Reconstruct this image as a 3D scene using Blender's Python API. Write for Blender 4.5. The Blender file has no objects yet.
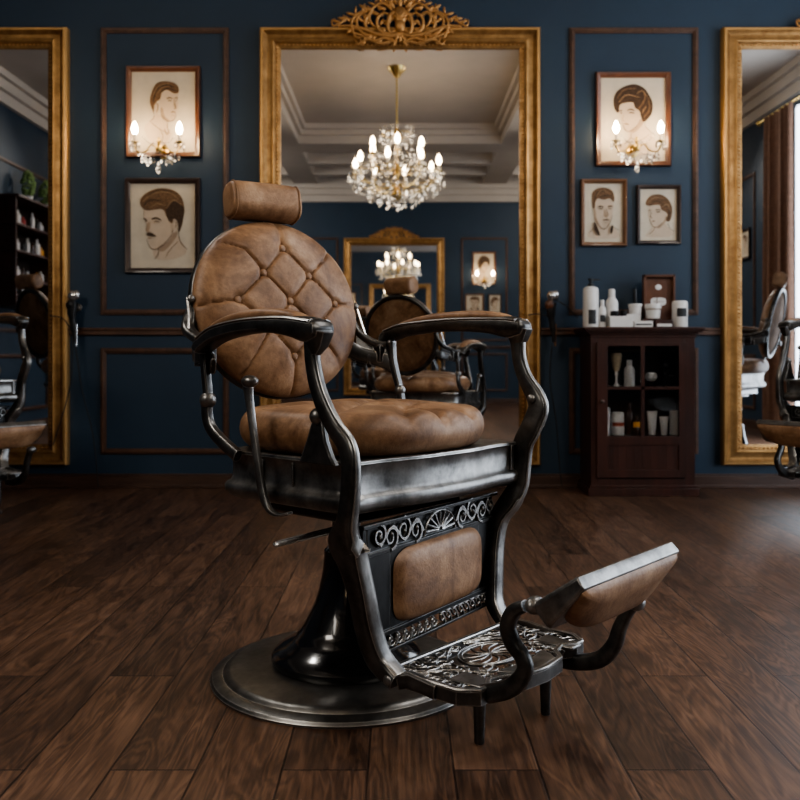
import bpy, bmesh, math, random
from mathutils import Vector, Matrix
random.seed(7)
C = bpy.context.scene.collection
PI = math.pi
# ------------------------------------------------------------------ materials
def new_mat(name):
    m = bpy.data.materials.new(name); m.use_nodes = True
    nt = m.node_tree; b = nt.nodes['Principled BSDF']
    return m, nt, b
def ramp(nt, fac, stops):
    r = nt.nodes.new('ShaderNodeValToRGB')
    el = r.color_ramp.elements
    el[0].position, el[0].color = stops[0][0], (*stops[0][1], 1)
    el[1].position, el[1].color = stops[-1][0], (*stops[-1][1], 1)
    for p, c in stops[1:-1]:
        e = el.new(p); e.color = (*c, 1)
    nt.links.new(fac, r.inputs[0]); return r
def noise(nt, scale, detail=4, rough=.6, vec=None, dist=0):
    n = nt.nodes.new('ShaderNodeTexNoise'); n.inputs['Scale'].default_value = scale
    n.inputs['Detail'].default_value = detail; n.inputs['Roughness'].default_value = rough
    n.inputs['Distortion'].default_value = dist
    if vec is None:
        tc = nt.nodes.new('ShaderNodeTexCoord'); vec = tc.outputs['Object']
    nt.links.new(vec, n.inputs['Vector']); return n
def bump(nt, b, h, strength, dist=.01):
    bp = nt.nodes.new('ShaderNodeBump'); bp.inputs['Strength'].default_value = strength
    bp.inputs['Distance'].default_value = dist
    nt.links.new(h, bp.inputs['Height']); nt.links.new(bp.outputs[0], b.inputs['Normal']); return bp
def plain(name, col, rough=.5, metal=0, var=.15, vs=8, bmp=0, bs=60, emis=0, ecol=None, coat=0, trans=0, ior=1.45, alpha=1):
    m, nt, b = new_mat(name)
    b.inputs['Roughness'].default_value = rough; b.inputs['Metallic'].default_value = metal
    n = noise(nt, vs)
    r = ramp(nt, n.outputs['Fac'], [(.3, [c*(1-var) for c in col]), (.7, [min(1, c*(1+var)) for c in col])])
    nt.links.new(r.outputs[0], b.inputs['Base Color'])
    if bmp: bump(nt, b, noise(nt, bs).outputs['Fac'], bmp)
    if emis:
        b.inputs['Emission Color'].default_value = (*(ecol or col), 1); b.inputs['Emission Strength'].default_value = emis
    b.inputs['Coat Weight'].default_value = coat; b.inputs['Coat Roughness'].default_value = .08
    b.inputs['Transmission Weight'].default_value = trans; b.inputs['IOR'].default_value = ior
    b.inputs['Alpha'].default_value = alpha
    return m
def metal_mat(name, dark, light, rough, wear=1.0, metal=.9, edge=(.5, .6), ek=2.6, bev=0):
    m, nt, b = new_mat(name)
    n = noise(nt, 14, 6, .65)
    r = ramp(nt, n.outputs['Fac'], [(.32, dark), (.72, light)])
    g = nt.nodes.new('ShaderNodeNewGeometry')
    e = nt.nodes.new('ShaderNodeMapRange'); e.inputs[1].default_value = edge[0]; e.inputs[2].default_value = edge[1]
    e.inputs[4].default_value = wear
    if bev:      # worn bright edges found by comparing the rounded normal with the true one
        bv = nt.nodes.new('ShaderNodeBevel'); bv.samples = 4; bv.inputs['Radius'].default_value = bev
        dt = nt.nodes.new('ShaderNodeVectorMath'); dt.operation = 'DOT_PRODUCT'
        nt.links.new(bv.outputs[0], dt.inputs[0]); nt.links.new(g.outputs['Normal'], dt.inputs[1])
        sb_ = nt.nodes.new('ShaderNodeMath'); sb_.operation = 'SUBTRACT'; sb_.inputs[0].default_value = 1
        nt.links.new(dt.outputs['Value'], sb_.inputs[1])
        ns = noise(nt, 55, 3); mm = nt.nodes.new('ShaderNodeMath'); mm.operation = 'MULTIPLY'
        nt.links.new(sb_.outputs[0], mm.inputs[0]); nt.links.new(ns.outputs['Fac'], mm.inputs[1])
        nt.links.new(mm.outputs[0], e.inputs[0])
    else: nt.links.new(g.outputs['Pointiness'], e.inputs[0])
    mx = nt.nodes.new('ShaderNodeMix'); mx.data_type = 'RGBA'
    nt.links.new(e.outputs[0], mx.inputs[0]); nt.links.new(r.outputs[0], mx.inputs[6])
    mx.inputs[7].default_value = (*[min(1, c*ek) for c in light], 1)
    nt.links.new(mx.outputs[2], b.inputs['Base Color'])
    b.inputs['Metallic'].default_value = metal
    n2 = noise(nt, 40, 5)
    rr = nt.nodes.new('ShaderNodeMapRange'); rr.inputs[3].default_value = rough-.1; rr.inputs[4].default_value = rough+.14
    nt.links.new(n2.outputs['Fac'], rr.inputs[0]); nt.links.new(rr.outputs[0], b.inputs['Roughness'])
    bump(nt, b, n2.outputs['Fac'], .12, .004)
    return m
def leather_mat(name, k=1.0):
    m, nt, b = new_mat(name)
    n = noise(nt, 8.5, 9, .7, dist=.5)
    r = ramp(nt, n.outputs['Fac'], [(.34, (.115*k, .055*k, .026*k)), (.47, (.215*k, .118*k, .062*k)), (.57, (.30*k, .177*k, .099*k)), (.72, (.42*k, .275*k, .17*k))])
    tc = nt.nodes.new('ShaderNodeTexCoord')
    v = nt.nodes.new('ShaderNodeTexVoronoi'); v.feature = 'DISTANCE_TO_EDGE'; v.inputs['Scale'].default_value = 95
    wr = noise(nt, 30, 3); mxv = nt.nodes.new('ShaderNodeMix'); mxv.data_type = 'RGBA'; mxv.inputs[0].default_value = .03
    nt.links.new(tc.outputs['Object'], mxv.inputs[6]); nt.links.new(wr.outputs['Color'], mxv.inputs[7])
    nt.links.new(mxv.outputs[2], v.inputs['Vector'])
    f = noise(nt, 60, 6, .7)
    mu = nt.nodes.new('ShaderNodeMix'); mu.data_type = 'RGBA'; mu.blend_type = 'MULTIPLY'; mu.inputs[0].default_value = .7
    r2 = ramp(nt, f.outputs['Fac'], [(.3, (.74, .72, .70)), (.62, (1.12, 1.12, 1.12))])
    nt.links.new(r.outputs[0], mu.inputs[6]); nt.links.new(r2.outputs[0], mu.inputs[7])
    nt.links.new(mu.outputs[2], b.inputs['Base Color'])
    ad = nt.nodes.new('ShaderNodeMath'); ad.operation = 'MULTIPLY_ADD'; ad.inputs[1].default_value = 1.2
    nt.links.new(v.outputs['Distance'], ad.inputs[0]); nt.links.new(f.outputs['Fac'], ad.inputs[2])
    bump(nt, b, ad.outputs[0], .12, .004)
    b.inputs['Roughness'].default_value = .47
    b.inputs['Specular IOR Level'].default_value = .45
    return m
def wood_mat(name, dark, light, rough=.4, scale=(30, 30, 2.5), coat=0):
    m, nt, b = new_mat(name)
    tc = nt.nodes.new('ShaderNodeTexCoord'); mp = nt.nodes.new('ShaderNodeMapping')
    mp.inputs['Scale'].default_value = scale
    nt.links.new(tc.outputs['Object'], mp.inputs['Vector'])
    n = noise(nt, 1.0, 5, .6, mp.outputs[0], .6)
    r = ramp(nt, n.outputs['Fac'], [(.3, dark), (.7, light)])
    nt.links.new(r.outputs[0], b.inputs['Base Color'])
    b.inputs['Roughness'].default_value = rough; b.inputs['Coat Weight'].default_value = coat
    bump(nt, b, n.outputs['Fac'], .1, .003)
    return m
def floor_mat():
    m, nt, b = new_mat('floor_planks')
    L = nt.links.new
    g = nt.nodes.new('ShaderNodeNewGeometry')
    mp = nt.nodes.new('ShaderNodeMapping'); mp.inputs['Rotation'].default_value = (0, 0, PI/2)
    mp.inputs['Location'].default_value = (.35, .062, 0)
    L(g.outputs['Position'], mp.inputs['Vector'])
    def brick(c1, c2, cm, mortar):
        k = nt.nodes.new('ShaderNodeTexBrick'); k.offset = .37; k.offset_frequency = 2
        k.inputs['Scale'].default_value = 1; k.inputs['Mortar Size'].default_value = mortar
        k.inputs['Mortar Smooth'].default_value = .2; k.inputs['Brick Width'].default_value = 1.35
        k.inputs['Row Height'].default_value = .166; k.inputs['Bias'].default_value = 0
        k.inputs['Color1'].default_value = (*c1, 1); k.inputs['Color2'].default_value = (*c2, 1); k.inputs['Mortar'].default_value = (*cm, 1)
        L(mp.outputs[0], k.inputs['Vector']); return k
    rnd = brick((0, 0, 0), (1, 1, 1), (.5, .5, .5), 0)
    gap = brick((1, 1, 1), (1, 1, 1), (.2, .16, .14), .0024)
    # grain vector: stretched along the plank, shifted for every plank
    sp = nt.nodes.new('ShaderNodeSeparateXYZ'); L(g.outputs['Position'], sp.inputs[0])
    def mth(op, a, bb):
        n = nt.nodes.new('ShaderNodeMath'); n.operation = op
        for i, x in enumerate((a, bb)):
            if isinstance(x, (int, float)): n.inputs[i].default_value = x
            else: L(x, n.inputs[i])
        return n.outputs[0]
    sepc = nt.nodes.new('ShaderNodeSeparateColor'); L(rnd.outputs['Color'], sepc.inputs[0])
    rv = sepc.outputs[0]
    cb = nt.nodes.new('ShaderNodeCombineXYZ')
    L(mth('MULTIPLY', sp.outputs[0], 9.0), cb.inputs[0]); L(mth('MULTIPLY', sp.outputs[1], 1.5), cb.inputs[1]); L(mth('MULTIPLY', rv, 37.0), cb.inputs[2])
    n1 = noise(nt, 1.0, 3, .5, cb.outputs[0], 1.3)
    rings = mth('SINE', mth('MULTIPLY', n1.outputs['Fac'], 62.0), 0)
    cb2 = nt.nodes.new('ShaderNodeCombineXYZ')
    L(mth('MULTIPLY', sp.outputs[0], 130.0), cb2.inputs[0]); L(mth('MULTIPLY', sp.outputs[1], 5.0), cb2.inputs[1]); L(mth('MULTIPLY', rv, 20.0), cb2.inputs[2])
    n2 = noise(nt, 1.0, 4, .6, cb2.outputs[0])
    n3 = noise(nt, 2.2, 4, .6, cb.outputs[0], .5)
    v = mth('ADD', mth('MULTIPLY', rings, .075), mth('MULTIPLY', n2.outputs['Fac'], .5))
    v = mth('ADD', v, mth('MULTIPLY', n3.outputs['Fac'], .55))
    v = mth('ADD', v, mth('MULTIPLY', mth('SUBTRACT', rv, .5), .17))
    r = ramp(nt, v, [(.30, (.022, .011, .007)), (.45, (.056, .028, .0165)), (.60, (.108, .055, .032)), (.80, (.19, .105, .063))])
    mu = nt.nodes.new('ShaderNodeMix'); mu.data_type = 'RGBA'; mu.blend_type = 'MULTIPLY'; mu.inputs[0].default_value = 1
    L(r.outputs[0], mu.inputs[6]); L(gap.outputs['Color'], mu.inputs[7]); L(mu.outputs[2], b.inputs['Base Color'])
    rr = nt.nodes.new('ShaderNodeMapRange'); rr.inputs[3].default_value = .33; rr.inputs[4].default_value = .52
    L(n3.outputs['Fac'], rr.inputs[0]); L(rr.outputs[0], b.inputs['Roughness'])
    sg = nt.nodes.new('ShaderNodeSeparateColor'); L(gap.outputs['Color'], sg.inputs[0])
    h = mth('ADD', mth('MULTIPLY', sg.outputs[0], .8), mth('MULTIPLY', n2.outputs['Fac'], .18))
    bump(nt, b, h, .35, .003)
    return m
M = {}
M['leather'] = leather_mat('tan_leather')
M['leather_dark'] = leather_mat('dark_brown_leather', .6)  # darker brown leather for the rear panel of the chair back
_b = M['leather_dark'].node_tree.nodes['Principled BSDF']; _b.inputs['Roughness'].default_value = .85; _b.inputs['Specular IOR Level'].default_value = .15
M['iron'] = metal_mat('dark_cast_iron', (.034, .033, .032), (.15, .148, .144), .33, .95, .9, (.006, .06), 4, .0045)
M['iron_dark'] = metal_mat('blackened_iron', (.016, .016, .016), (.05, .05, .05), .38, .9, .9, (.006, .06), 6, .003)
M['steel'] = metal_mat('worn_steel', (.08, .078, .076), (.33, .323, .31), .34, .9, .9, (.006, .07), 2.6, .0035)
M['chrome'] = metal_mat('chrome', (.45, .45, .46), (.7, .7, .7), .2, .3)
M['disc'] = metal_mat('brushed_base_steel', (.085, .083, .08), (.19, .185, .175), .34, .9, .9, (.004, .05), 3, .006)
M['enamel'] = plain('black_enamel', (.006, .006, .007), .16, 0, .1, coat=.6)
M['rubber'] = plain('black_rubber', (.012, .012, .012), .6)
M['gold'] = metal_mat('gilded_wood', (.24, .125, .045), (.52, .31, .125), .42, .8, .72, (.5, .6), 1.35)
M['gold_orn'] = metal_mat('gilded_ornament', (.09, .045, .018), (.33, .18, .07), .42, .9, .72, (.5, .58), 1.8)
M['mirror'] = plain('mirror_glass', (.86, .87, .88), .012, 1, .01)
M['navy'] = plain('navy_wall_paint', (.018, .040, .070), .52, 0, .08, 2.5, .06, 180)
M['trim'] = wood_mat('brown_moulding_wood', (.055, .026, .015), (.12, .06, .036), .42, (20, 20, 20))
M['base'] = wood_mat('baseboard_wood', (.045, .023, .015), (.09, .048, .032), .4, (3, 20, 30))
M['mahog'] = wood_mat('mahogany', (.024, .0075, .005), (.062, .019, .012), .38, (22, 22, 2.5), .2)
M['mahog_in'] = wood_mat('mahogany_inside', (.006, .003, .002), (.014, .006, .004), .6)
M['frame_red'] = wood_mat('reddish_frame_wood', (.075, .027, .013), (.16, .062, .03), .35, (9, 9, 9), .3)
M['frame_dark'] = wood_mat('dark_frame_wood', (.022, .012, .009), (.06, .034, .026), .38, (9, 9, 9), .3)
M['frame_tan'] = wood_mat('tan_frame_wood', (.12, .055, .025), (.23, .115, .055), .4, (9, 9, 9), .3)
M['paper'] = plain('aged_paper', (.60, .53, .42), .8, 0, .07, 12)
M['plaster'] = plain('warm_white_plaster', (.52, .47, .42), .75, 0, .04, 3)
M['white'] = plain('white_plastic', (.72, .71, .69), .35, 0, .04, 20)
M['cream'] = plain('cream_bristle', (.42, .34, .23), .7, 0, .2, 90)
M['black'] = plain('black_plastic', (.012, .012, .013), .35)
M['label_black'] = plain('black_label_print', (.02, .022, .024), .5, 0, .4, 60)
M['orange'] = plain('orange_red_print', (.42, .07, .025), .5, 0, .2, 60)
M['brownglass'] = plain('brown_bottle_glass', (.05, .018, .008), .12, coat=.5)
M['redp'] = plain('red_plastic', (.32, .02, .015), .4)
M['amber'] = plain('amber_lotion', (.65, .30, .04), .3)
M['green'] = plain('green_foliage', (.24, .36, .13), .6, 0, .5, 30)
M['curtain'] = plain('brown_curtain_cloth', (.26, .155, .11), .85, 0, .15, 20)
M['sheer'] = plain('sheer_white_curtain', (.8, .82, .85), .9, 0, .02, 4, emis=4.2, ecol=(.80, .89, 1.0))  # cloth glows by itself, standing in for daylight from outside
M['brass'] = metal_mat('antique_brass', (.22, .12, .04), (.5, .31, .12), .3, .5)
M['candle'] = plain('ivory_candle_sleeve', (.6, .52, .4), .5, emis=.35, ecol=(1, .8, .55))
M['bulb'] = plain('lit_candle_bulb', (1, .9, .75), .3, emis=38, ecol=(1, .74, .45))
M['bulb_s'] = plain('lit_sconce_bulb', (1, .9, .75), .3, emis=110, ecol=(1, .72, .42))
M['glass'] = plain('clear_glass', (1, 1, 1), .02, 0, 0, trans=1)
M['lampglow'] = plain('ceiling_lamp_diffuser', (1, 1, 1), .5, emis=2)
def crystal_mat():
    m, nt, b = new_mat('cut_crystal')
    b.inputs['Base Color'].default_value = (.8, .76, .7, 1); b.inputs['Roughness'].default_value = .03
    b.inputs['Transmission Weight'].default_value = .92; b.inputs['IOR'].default_value = 1.6
    b.inputs['Specular IOR Level'].default_value = 1
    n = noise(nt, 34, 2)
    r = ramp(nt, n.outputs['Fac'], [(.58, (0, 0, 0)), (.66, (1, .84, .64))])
    nt.links.new(r.outputs[0], b.inputs['Emission Color']); b.inputs['Emission Strength'].default_value = 2.2  # painted sparkle: random spots of the crystal glow on their own
    return m
M['crystal'] = crystal_mat()
M['floor'] = floor_mat()
# portrait inks
M['ink_hair'] = plain('brown_pencil_hair', (.06, .034, .019), .8, 0, .5, 90)
M['ink_hair_mid'] = plain('mid_brown_pencil', (.155, .088, .046), .8, 0, .45, 90)
M['ink_hair_light'] = plain('light_brown_pencil', (.25, .155, .085), .8, 0, .3, 90)
M['ink_skin'] = plain('pale_skin_wash', (.56, .45, .34), .8, 0, .05, 20)
M['ink_shade'] = plain('skin_shading', (.40, .29, .20), .8, 0, .1, 20)
M['ink_line'] = plain('pencil_line', (.13, .08, .05), .8, 0, .2, 40)

# ------------------------------------------------------------------ mesh helpers
class MB:
    def __init__(s): s.v = []; s.f = []; s.mi = []; s.cur = 0
    def add(s, vs, fs, mi=None):
        o = len(s.v); s.v += [tuple(v) for v in vs]; s.f += [tuple(i+o for i in f) for f in fs]
        s.mi += [s.cur if mi is None else mi]*len(fs); return s
    def box(s, c, d, rz=0, m=None):
        x, y, z = d[0]/2, d[1]/2, d[2]/2
        vs = [Vector(p) for p in ((-x,-y,-z),(x,-y,-z),(x,y,-z),(-x,y,-z),(-x,-y,z),(x,-y,z),(x,y,z),(-x,y,z))]
        R = Matrix.Rotation(rz, 3, 'Z') if rz else None
        if m is not None: R = m
        if R: vs = [R @ v for v in vs]
        vs = [v+Vector(c) for v in vs]
        return s.add(vs, [(0,3,2,1),(4,5,6,7),(0,1,5,4),(1,2,6,5),(2,3,7,6),(3,0,4,7)])
    def b2(s, x0, x1, y0, y1, z0, z1): return s.box(((x0+x1)/2, (y0+y1)/2, (z0+z1)/2), (abs(x1-x0), abs(y1-y0), abs(z1-z0)))
    def lathe(s, prof, n=32, M4=None):
        vs = []; fs = []; k = len(prof)
        for r, z in prof:
            for i in range(n):
                a = 2*PI*i/n; vs.append(Vector((r*math.cos(a), r*math.sin(a), z)))
        for j in range(k-1):
            for i in range(n):
                a, b = j*n+i, j*n+(i+1) % n; fs.append((a, b, b+n, a+n))
        fs.append(tuple(range(n-1, -1, -1))); fs.append(tuple((k-1)*n+i for i in range(n)))
        if M4 is not None: vs = [M4 @ v for v in vs]
        return s.add(vs, fs)
    def ball(s, c, r, n=14, sc=(1, 1, 1), R=None):
        k = max(5, n//2); prof = [(max(1e-4, math.sin(PI*j/k)), -math.cos(PI*j/k)) for j in range(k+1)]
        m = Matrix.Translation(Vector(c)) @ ((R.to_4x4()) if R else Matrix()) @ Matrix.Diagonal((r*sc[0], r*sc[1], r*sc[2], 1))
        return s.lathe(prof, n, m)
    def sweep(s, pts, secs, side=None, n=12, e=2.0, closed=False, cap=True):
        """pts: Vector path; secs: (half width along side, half height) per point; e: superellipse exponent"""
        pts = [Vector(p) for p in pts]; N = len(pts)
        if not isinstance(secs, list): secs = [secs]*N
        vs = []; prev = None
        for i in range(N):
            if closed: t = pts[(i+1) % N]-pts[i-1]
            else: t = pts[min(i+1, N-1)]-pts[max(i-1, 0)]
            t.normalize()
            if side is not None: sd = Vector(side)
            else:
                sd = prev if prev is not None else (Vector((0, 0, 1)) if abs(t.z) < .9 else Vector((1, 0, 0)))
            sd = (sd - t*sd.dot(t)).normalized(); prev = sd
            up = t.cross(sd)
            sec = secs[i]; sec = sec if isinstance(sec, tuple) else (sec, sec)
            for k in range(n):
                a = 2*PI*k/n; ca, sa = math.cos(a), math.sin(a)
                cx = math.copysign(abs(ca)**(2/e), ca); cy = math.copysign(abs(sa)**(2/e), sa)
                vs.append(pts[i]+sd*cx*sec[0]+up*cy*sec[1])
        fs = []
        for i in range(N if closed else N-1):
            for k in range(n):
                a = i*n+k; b = i*n+(k+1) % n; c = ((i+1) % N)*n
                fs.append((a, b, c+(k+1) % n, c+k))
        if cap and not closed:
            fs.append(tuple(range(n-1, -1, -1))); fs.append(tuple((N-1)*n+k for k in range(n)))
        return s.add(vs, fs)
    def prism(s, poly, h, M4=None):
        """poly: list of (x,y); extruded 0..h in z then transformed"""
        n = len(poly); vs = [Vector((x, y, 0)) for x, y in poly]+[Vector((x, y, h)) for x, y in poly]
        if M4 is not None: vs = [M4 @ v for v in vs]
        fs = [tuple(range(n-1, -1, -1)), tuple(range(n, 2*n))]+[(i, (i+1) % n, n+(i+1) % n, n+i) for i in range(n)]
        return s.add(vs, fs)
    def build(s, name, mats, parent=None, smooth=40, bevel=0, bseg=2, subd=0, loc=None):
        me = bpy.data.meshes.new(name); me.from_pydata(s.v, [], s.f)
        if not isinstance(mats, (list, tuple)): mats = [mats]
        for m in mats: me.materials.append(m)
        for p, mi in zip(me.polygons, s.mi): p.material_index = mi
        bm = bmesh.new(); bm.from_mesh(me)
        bmesh.ops.recalc_face_normals(bm, faces=bm.faces)
        bm.to_mesh(me); bm.free()
        if smooth:
            for p in me.polygons: p.use_smooth = True
            me.set_sharp_from_angle(angle=math.radians(smooth))
        o = bpy.data.objects.new(name, me); C.objects.link(o)
        if bevel:
            b = o.modifiers.new('bevel', 'BEVEL'); b.width = bevel; b.segments = bseg; b.limit_method = 'ANGLE'; b.angle_limit = math.radians(35)
            b.harden_normals = False
        if subd:
            d = o.modifiers.new('sub', 'SUBSURF'); d.levels = subd; d.render_levels = subd
        if parent: o.parent = parent
        if loc: o.location = loc
        return o
def spline(pts, m=5):
    """Catmull-Rom through pts (any dimension tuples)"""
    P = [tuple(p) for p in pts]; out = []
    for i in range(len(P)-1):
        p0, p1, p2, p3 = P[max(i-1, 0)], P[i], P[i+1], P[min(i+2, len(P)-1)]
        for k in range(m):
            t = k/m
            out.append(tuple(.5*(2*b+(c-a)*t+(2*a-5*b+4*c-d)*t*t+(3*b-a-3*c+d)*t**3) for a, b, c, d in zip(p0, p1, p2, p3)))
    out.append(P[-1]); return out
def cspline(pts, m=6):
    P = list(pts); n = len(P); out = []
    for i in range(n):
        p0, p1, p2, p3 = P[i-1], P[i], P[(i+1) % n], P[(i+2) % n]
        for k in range(m):
            t = k/m
            out.append(tuple(.5*(2*b+(c-a)*t+(2*a-5*b+4*c-d)*t*t+(3*b-a-3*c+d)*t**3) for a, b, c, d in zip(p0, p1, p2, p3)))
    return out
def tag(o, label=None, cat=None, group=None, kind=None):
    if label: o['label'] = label
    if cat: o['category'] = cat
    if group: o['group'] = group
    if kind: o['kind'] = kind
    return o
def thing(name, label, cat, loc=(0, 0, 0), rz=0, group=None):
    o = bpy.data.objects.new(name, None); C.objects.link(o); o.empty_display_size = .1
    o.location = loc; o.rotation_euler = (0, 0, rz)
    return tag(o, label, cat, group)
def copy_tree(o, parent=None, skip=()):
    c = o.copy(); C.objects.link(c)
    if parent: c.parent = parent
    for ch in [x for x in bpy.data.objects if x.parent == o]:
        if ch.name.split('.')[0] in skip: continue
        copy_tree(ch, c, skip)
    return c
def seg_dist(px, py, a, b):
    ax, ay = a; bx, by = b; dx, dy = bx-ax, by-ay
    t = max(0, min(1, ((px-ax)*dx+(py-ay)*dy)/(dx*dx+dy*dy)))
    return math.hypot(px-ax-dx*t, py-ay-dy*t)

# ------------------------------------------------------------------ camera model used to take measurements from the photograph
F, Y0, H = 880.0, 356.0, 0.8
D = 5.35                                   # front wall distance
S = F/D
CX, CY, TH = -.135, 2.22, math.radians(41)
_c, _s = math.cos(TH), math.sin(TH)
def lat(px, py, L):
    rx, rz = (px-400)/F, (Y0-py)/F
    t = (L+CX*_s+CY*_c)/(rx*_s+_c); x, y, z = t*rx, t, H+t*rz
    return ((x-CX)*_c-(y-CY)*_s, L, z)
def planeL(px, py, n, d):
    """point of the chair's local plane n.p = d seen at (px, py)"""
    rx, rz = (px-400)/F, (Y0-py)/F
    o = (-CX*_c+CY*_s, -CX*_s-CY*_c, H); r = (rx*_c-_s, rx*_s+_c, rz)
    t = (d-sum(a*b for a, b in zip(n, o)))/sum(a*b for a, b in zip(n, r))
    return tuple(a+t*b for a, b in zip(o, r))
def wx(px, y=D): return (px-400)*y/F
def wz(py, y=D): return H+(Y0-py)*y/F

# ------------------------------------------------------------------ barber chair (local: x forward, y lateral, z up)
ch = thing('barber_chair', 'large tan leather and dark iron barber chair standing alone in the foreground', 'barber chair')
EY = (0, 1, 0)
def Lz(z):
    T = [(-1, .235), (.15, .235), (.3, .27), (.4, .29), (.47, .318), (.62, .318), (.7, .33), (2, .33)]
    for (a, la), (b, lb) in zip(T, T[1:]):
        if a <= z <= b: return la+(lb-la)*(z-a)/(b-a)
def trace(pts, sgn):
    out = []
    for px, py in pts:
        p = lat(px, py, sgn*.3)
        for _ in range(3): p = lat(px, py, sgn*Lz(p[2]))
        out.append(p)
    return out
# base disc and pedestal
b = MB(); b.lathe([(.335, 0), (.337, .006), (.332, .013), (.318, .019), (.306, .02), (.302, .024), (.296, .029), (.286, .031), (.2, .036), (.05, .04)], 96)
b.build('base_disc', M['disc'], ch, 30)
b = MB(); b.lathe([(.183, .036), (.188, .046), (.187, .056), (.178, .066), (.158, .078), (.138, .09), (.126, .1), (.122, .108), (.116, .112), (.106, .13), (.092, .155), (.078, .185), (.068, .22), (.06, .26), (.056, .3), (.056, .312), (.05, .318)], 64)
b.build('pedestal', M['enamel'], ch, 35)
b = MB(); b.lathe([(.036, .31), (.036, .44)], 32); b.lathe([(.044, .318), (.046, .33), (.038, .336)], 32)
b.build('piston', M['steel'], ch)
b = MB(); b.box((.06, 0, .448), (.30, .4, .04)); b.box((.02, 0, .425), (.16, .2, .03))
b.build('seat_support', M['enamel'], ch, bevel=.008)
# pump handle: long flat loop
h0 = Vector((.0, -.04, .368)); h1 = Vector((-.075, -.155, .342))
d_ = (h1-h0).normalized(); sd = d_.cross(Vector((0, 0, 1))).normalized()
b = MB(); pts = [h0+sd*.012, h0.lerp(h1, .5)+sd*.011, h1+sd*.008, h1+d_*.012, h1-sd*.008, h0.lerp(h1, .5)-sd*.011, h0-sd*.012]
b.sweep(spline([tuple(p) for p in pts], 4), .0062, (0, 0, 1), 8)
b.sweep([h0, h1], [(.002, .009), (.002, .006)], (0, 0, 1), 8)
b.build('pump_handle', M['chrome'], ch)
# seat frame: moulded band swept round the seat
def outline():
    P = []
    fr, rr, w = .305, -.13, .298
    P += [(fr, -w), (fr+.004, -w*.75), (fr+.02, -w*.4), (fr+.024, 0), (fr+.02, w*.4), (fr+.004, w*.75), (fr, w)]
    return P
def band(off, z):
    fr, rr, w = .305+off, -.116-off, .298+off
    pts = []
    k = 14
    for i in range(k+1):
        t = i/k*2-1; pts.append((fr+.022*math.cos(t*PI/2)**2*1.0-.004*math.cos(t*PI*1.5)**2, t*w, z))
    for i in range(1, 8): pts.append((fr-(fr-(rr+.05))*i/8, w, z))
    for i in range(9):
        a = PI/2*i/8; pts.append((rr+.05-.05*math.sin(a), w-.05+.05*math.cos(a), z))
    for i in range(1, 8): pts.append((rr, (w-.05)*(1-2*i/8), z))
    for i in range(9):
        a = PI/2*i/8; pts.append((rr+.05-.05*math.cos(a), -(w-.05)-.05*math.sin(a), z))
    for i in range(1, 8): pts.append((rr+.05+(fr-(rr+.05))*i/8, -w, z))
    return pts
prof = [(-.03, .578), (-.004, .583), (.003, .581), (.004, .575), (-.001, .570), (-.003, .55), (-.003, .522), (.001, .511), (.007, .507), (.011, .5), (.010, .487), (.004, .478), (-.006, .472), (-.03, .47)]
b = MB(); vs = []; n = len(band(0, 0))
for o_, z in prof: vs += band(o_, z)
fs = []
for j in range(len(prof)-1):
    for i in range(n):
        a, c = j*n+i, j*n+(i+1) % n; fs.append((a, c, c+n, a+n))
fs.append(tuple(range(n))); fs.append(tuple((len(prof)-1)*n+i for i in range(n)))
b.add(vs, fs); b.build('seat_frame', M['steel'], ch, 50)
for fx, fy, d_ in [(fx, sg*.298, (.007, .006, .05)) for fx in (.03, .13, .285) for sg in (-1, 1)]+[(.306, -.283, (.01, .012, .062)), (.306, .283, (.01, .012, .062))]:
    MB().box((fx, fy, .543), d_).build('frame_rib', M['iron'], ch, bevel=.0015)
# seat cushion: tufted superellipse
def crease_field(u, v, segs, btn, wc=.006, dc=.012, ws=.03, ds=.012, bd=.02, bw=.02):
    d = min(seg_dist(u, v, a, c) for a, c in segs) if segs else 9
    h = -dc*math.exp(-(d/wc)**2)-ds*math.exp(-(d/ws)**2)
    db = min(math.hypot(u-x, v-y) for x, y in btn) if btn else 9
    return h-bd*math.exp(-(db/bw)**2)
sb = [(0, 0), (.13, 0), (-.13, 0), (.065, .11), (.065, -.11), (-.065, .11), (-.065, -.11)]
ss = []
for i, p in enumerate(sb):
    for q in sb[i+1:]:
        if .08 < math.hypot(p[0]-q[0], p[1]-q[1]) < .132 and p[1] != q[1]: ss.append((p, q))
ss += [((.13, 0), (.3, 0)), ((.065, .11), (.13, .28)), ((.065, -.11), (.13, -.28)), ((-.065, .11), (-.13, .28)), ((-.065, -.11), (-.13, -.28)), ((-.13, 0), (-.3, 0)),
       ((.13, 0), (.24, .12)), ((.13, 0), (.24, -.12))]
b = MB(); vs = []; fs = []; NT, NR = 120, 40
CF, RF, RL, ZB, HT = .062, .260, .292, .580, .102
for j in range(NR+1):
    s_ = j/NR
    for i in range(NT):
        a = 2*PI*i/NT; ca, sa = math.cos(a), math.sin(a); e = 2.7
        k = (abs(ca)**e+abs(sa)**e)**(-1/e)
        if s_ < .62: rr = s_/.62*.86; hh = HT*(1-.09*(rr/.86)**2)+.012*math.cos(rr*1.4)-.012*0
        else:
            t = (s_-.62)/.38*PI; rr = .86+.14*math.sin(t); hh = HT*.91*.5*(1+math.cos(t))+.012*math.cos(.86*1.4)*(1-t/PI)
        if t_ := (s_ >= .99): rr = .84; hh = 0
        x, y = ca*k*rr*RF, sa*k*rr*RL
        h = 0
        if s_ < .86: h = crease_field(x, y, ss, sb, .004, .007, .022, .011, .012, .013)*(1 if s_ < .7 else max(0, (.86-s_)/.16))
        vs.append((CF+x, y, ZB+max(hh+h, -.001)))
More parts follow.
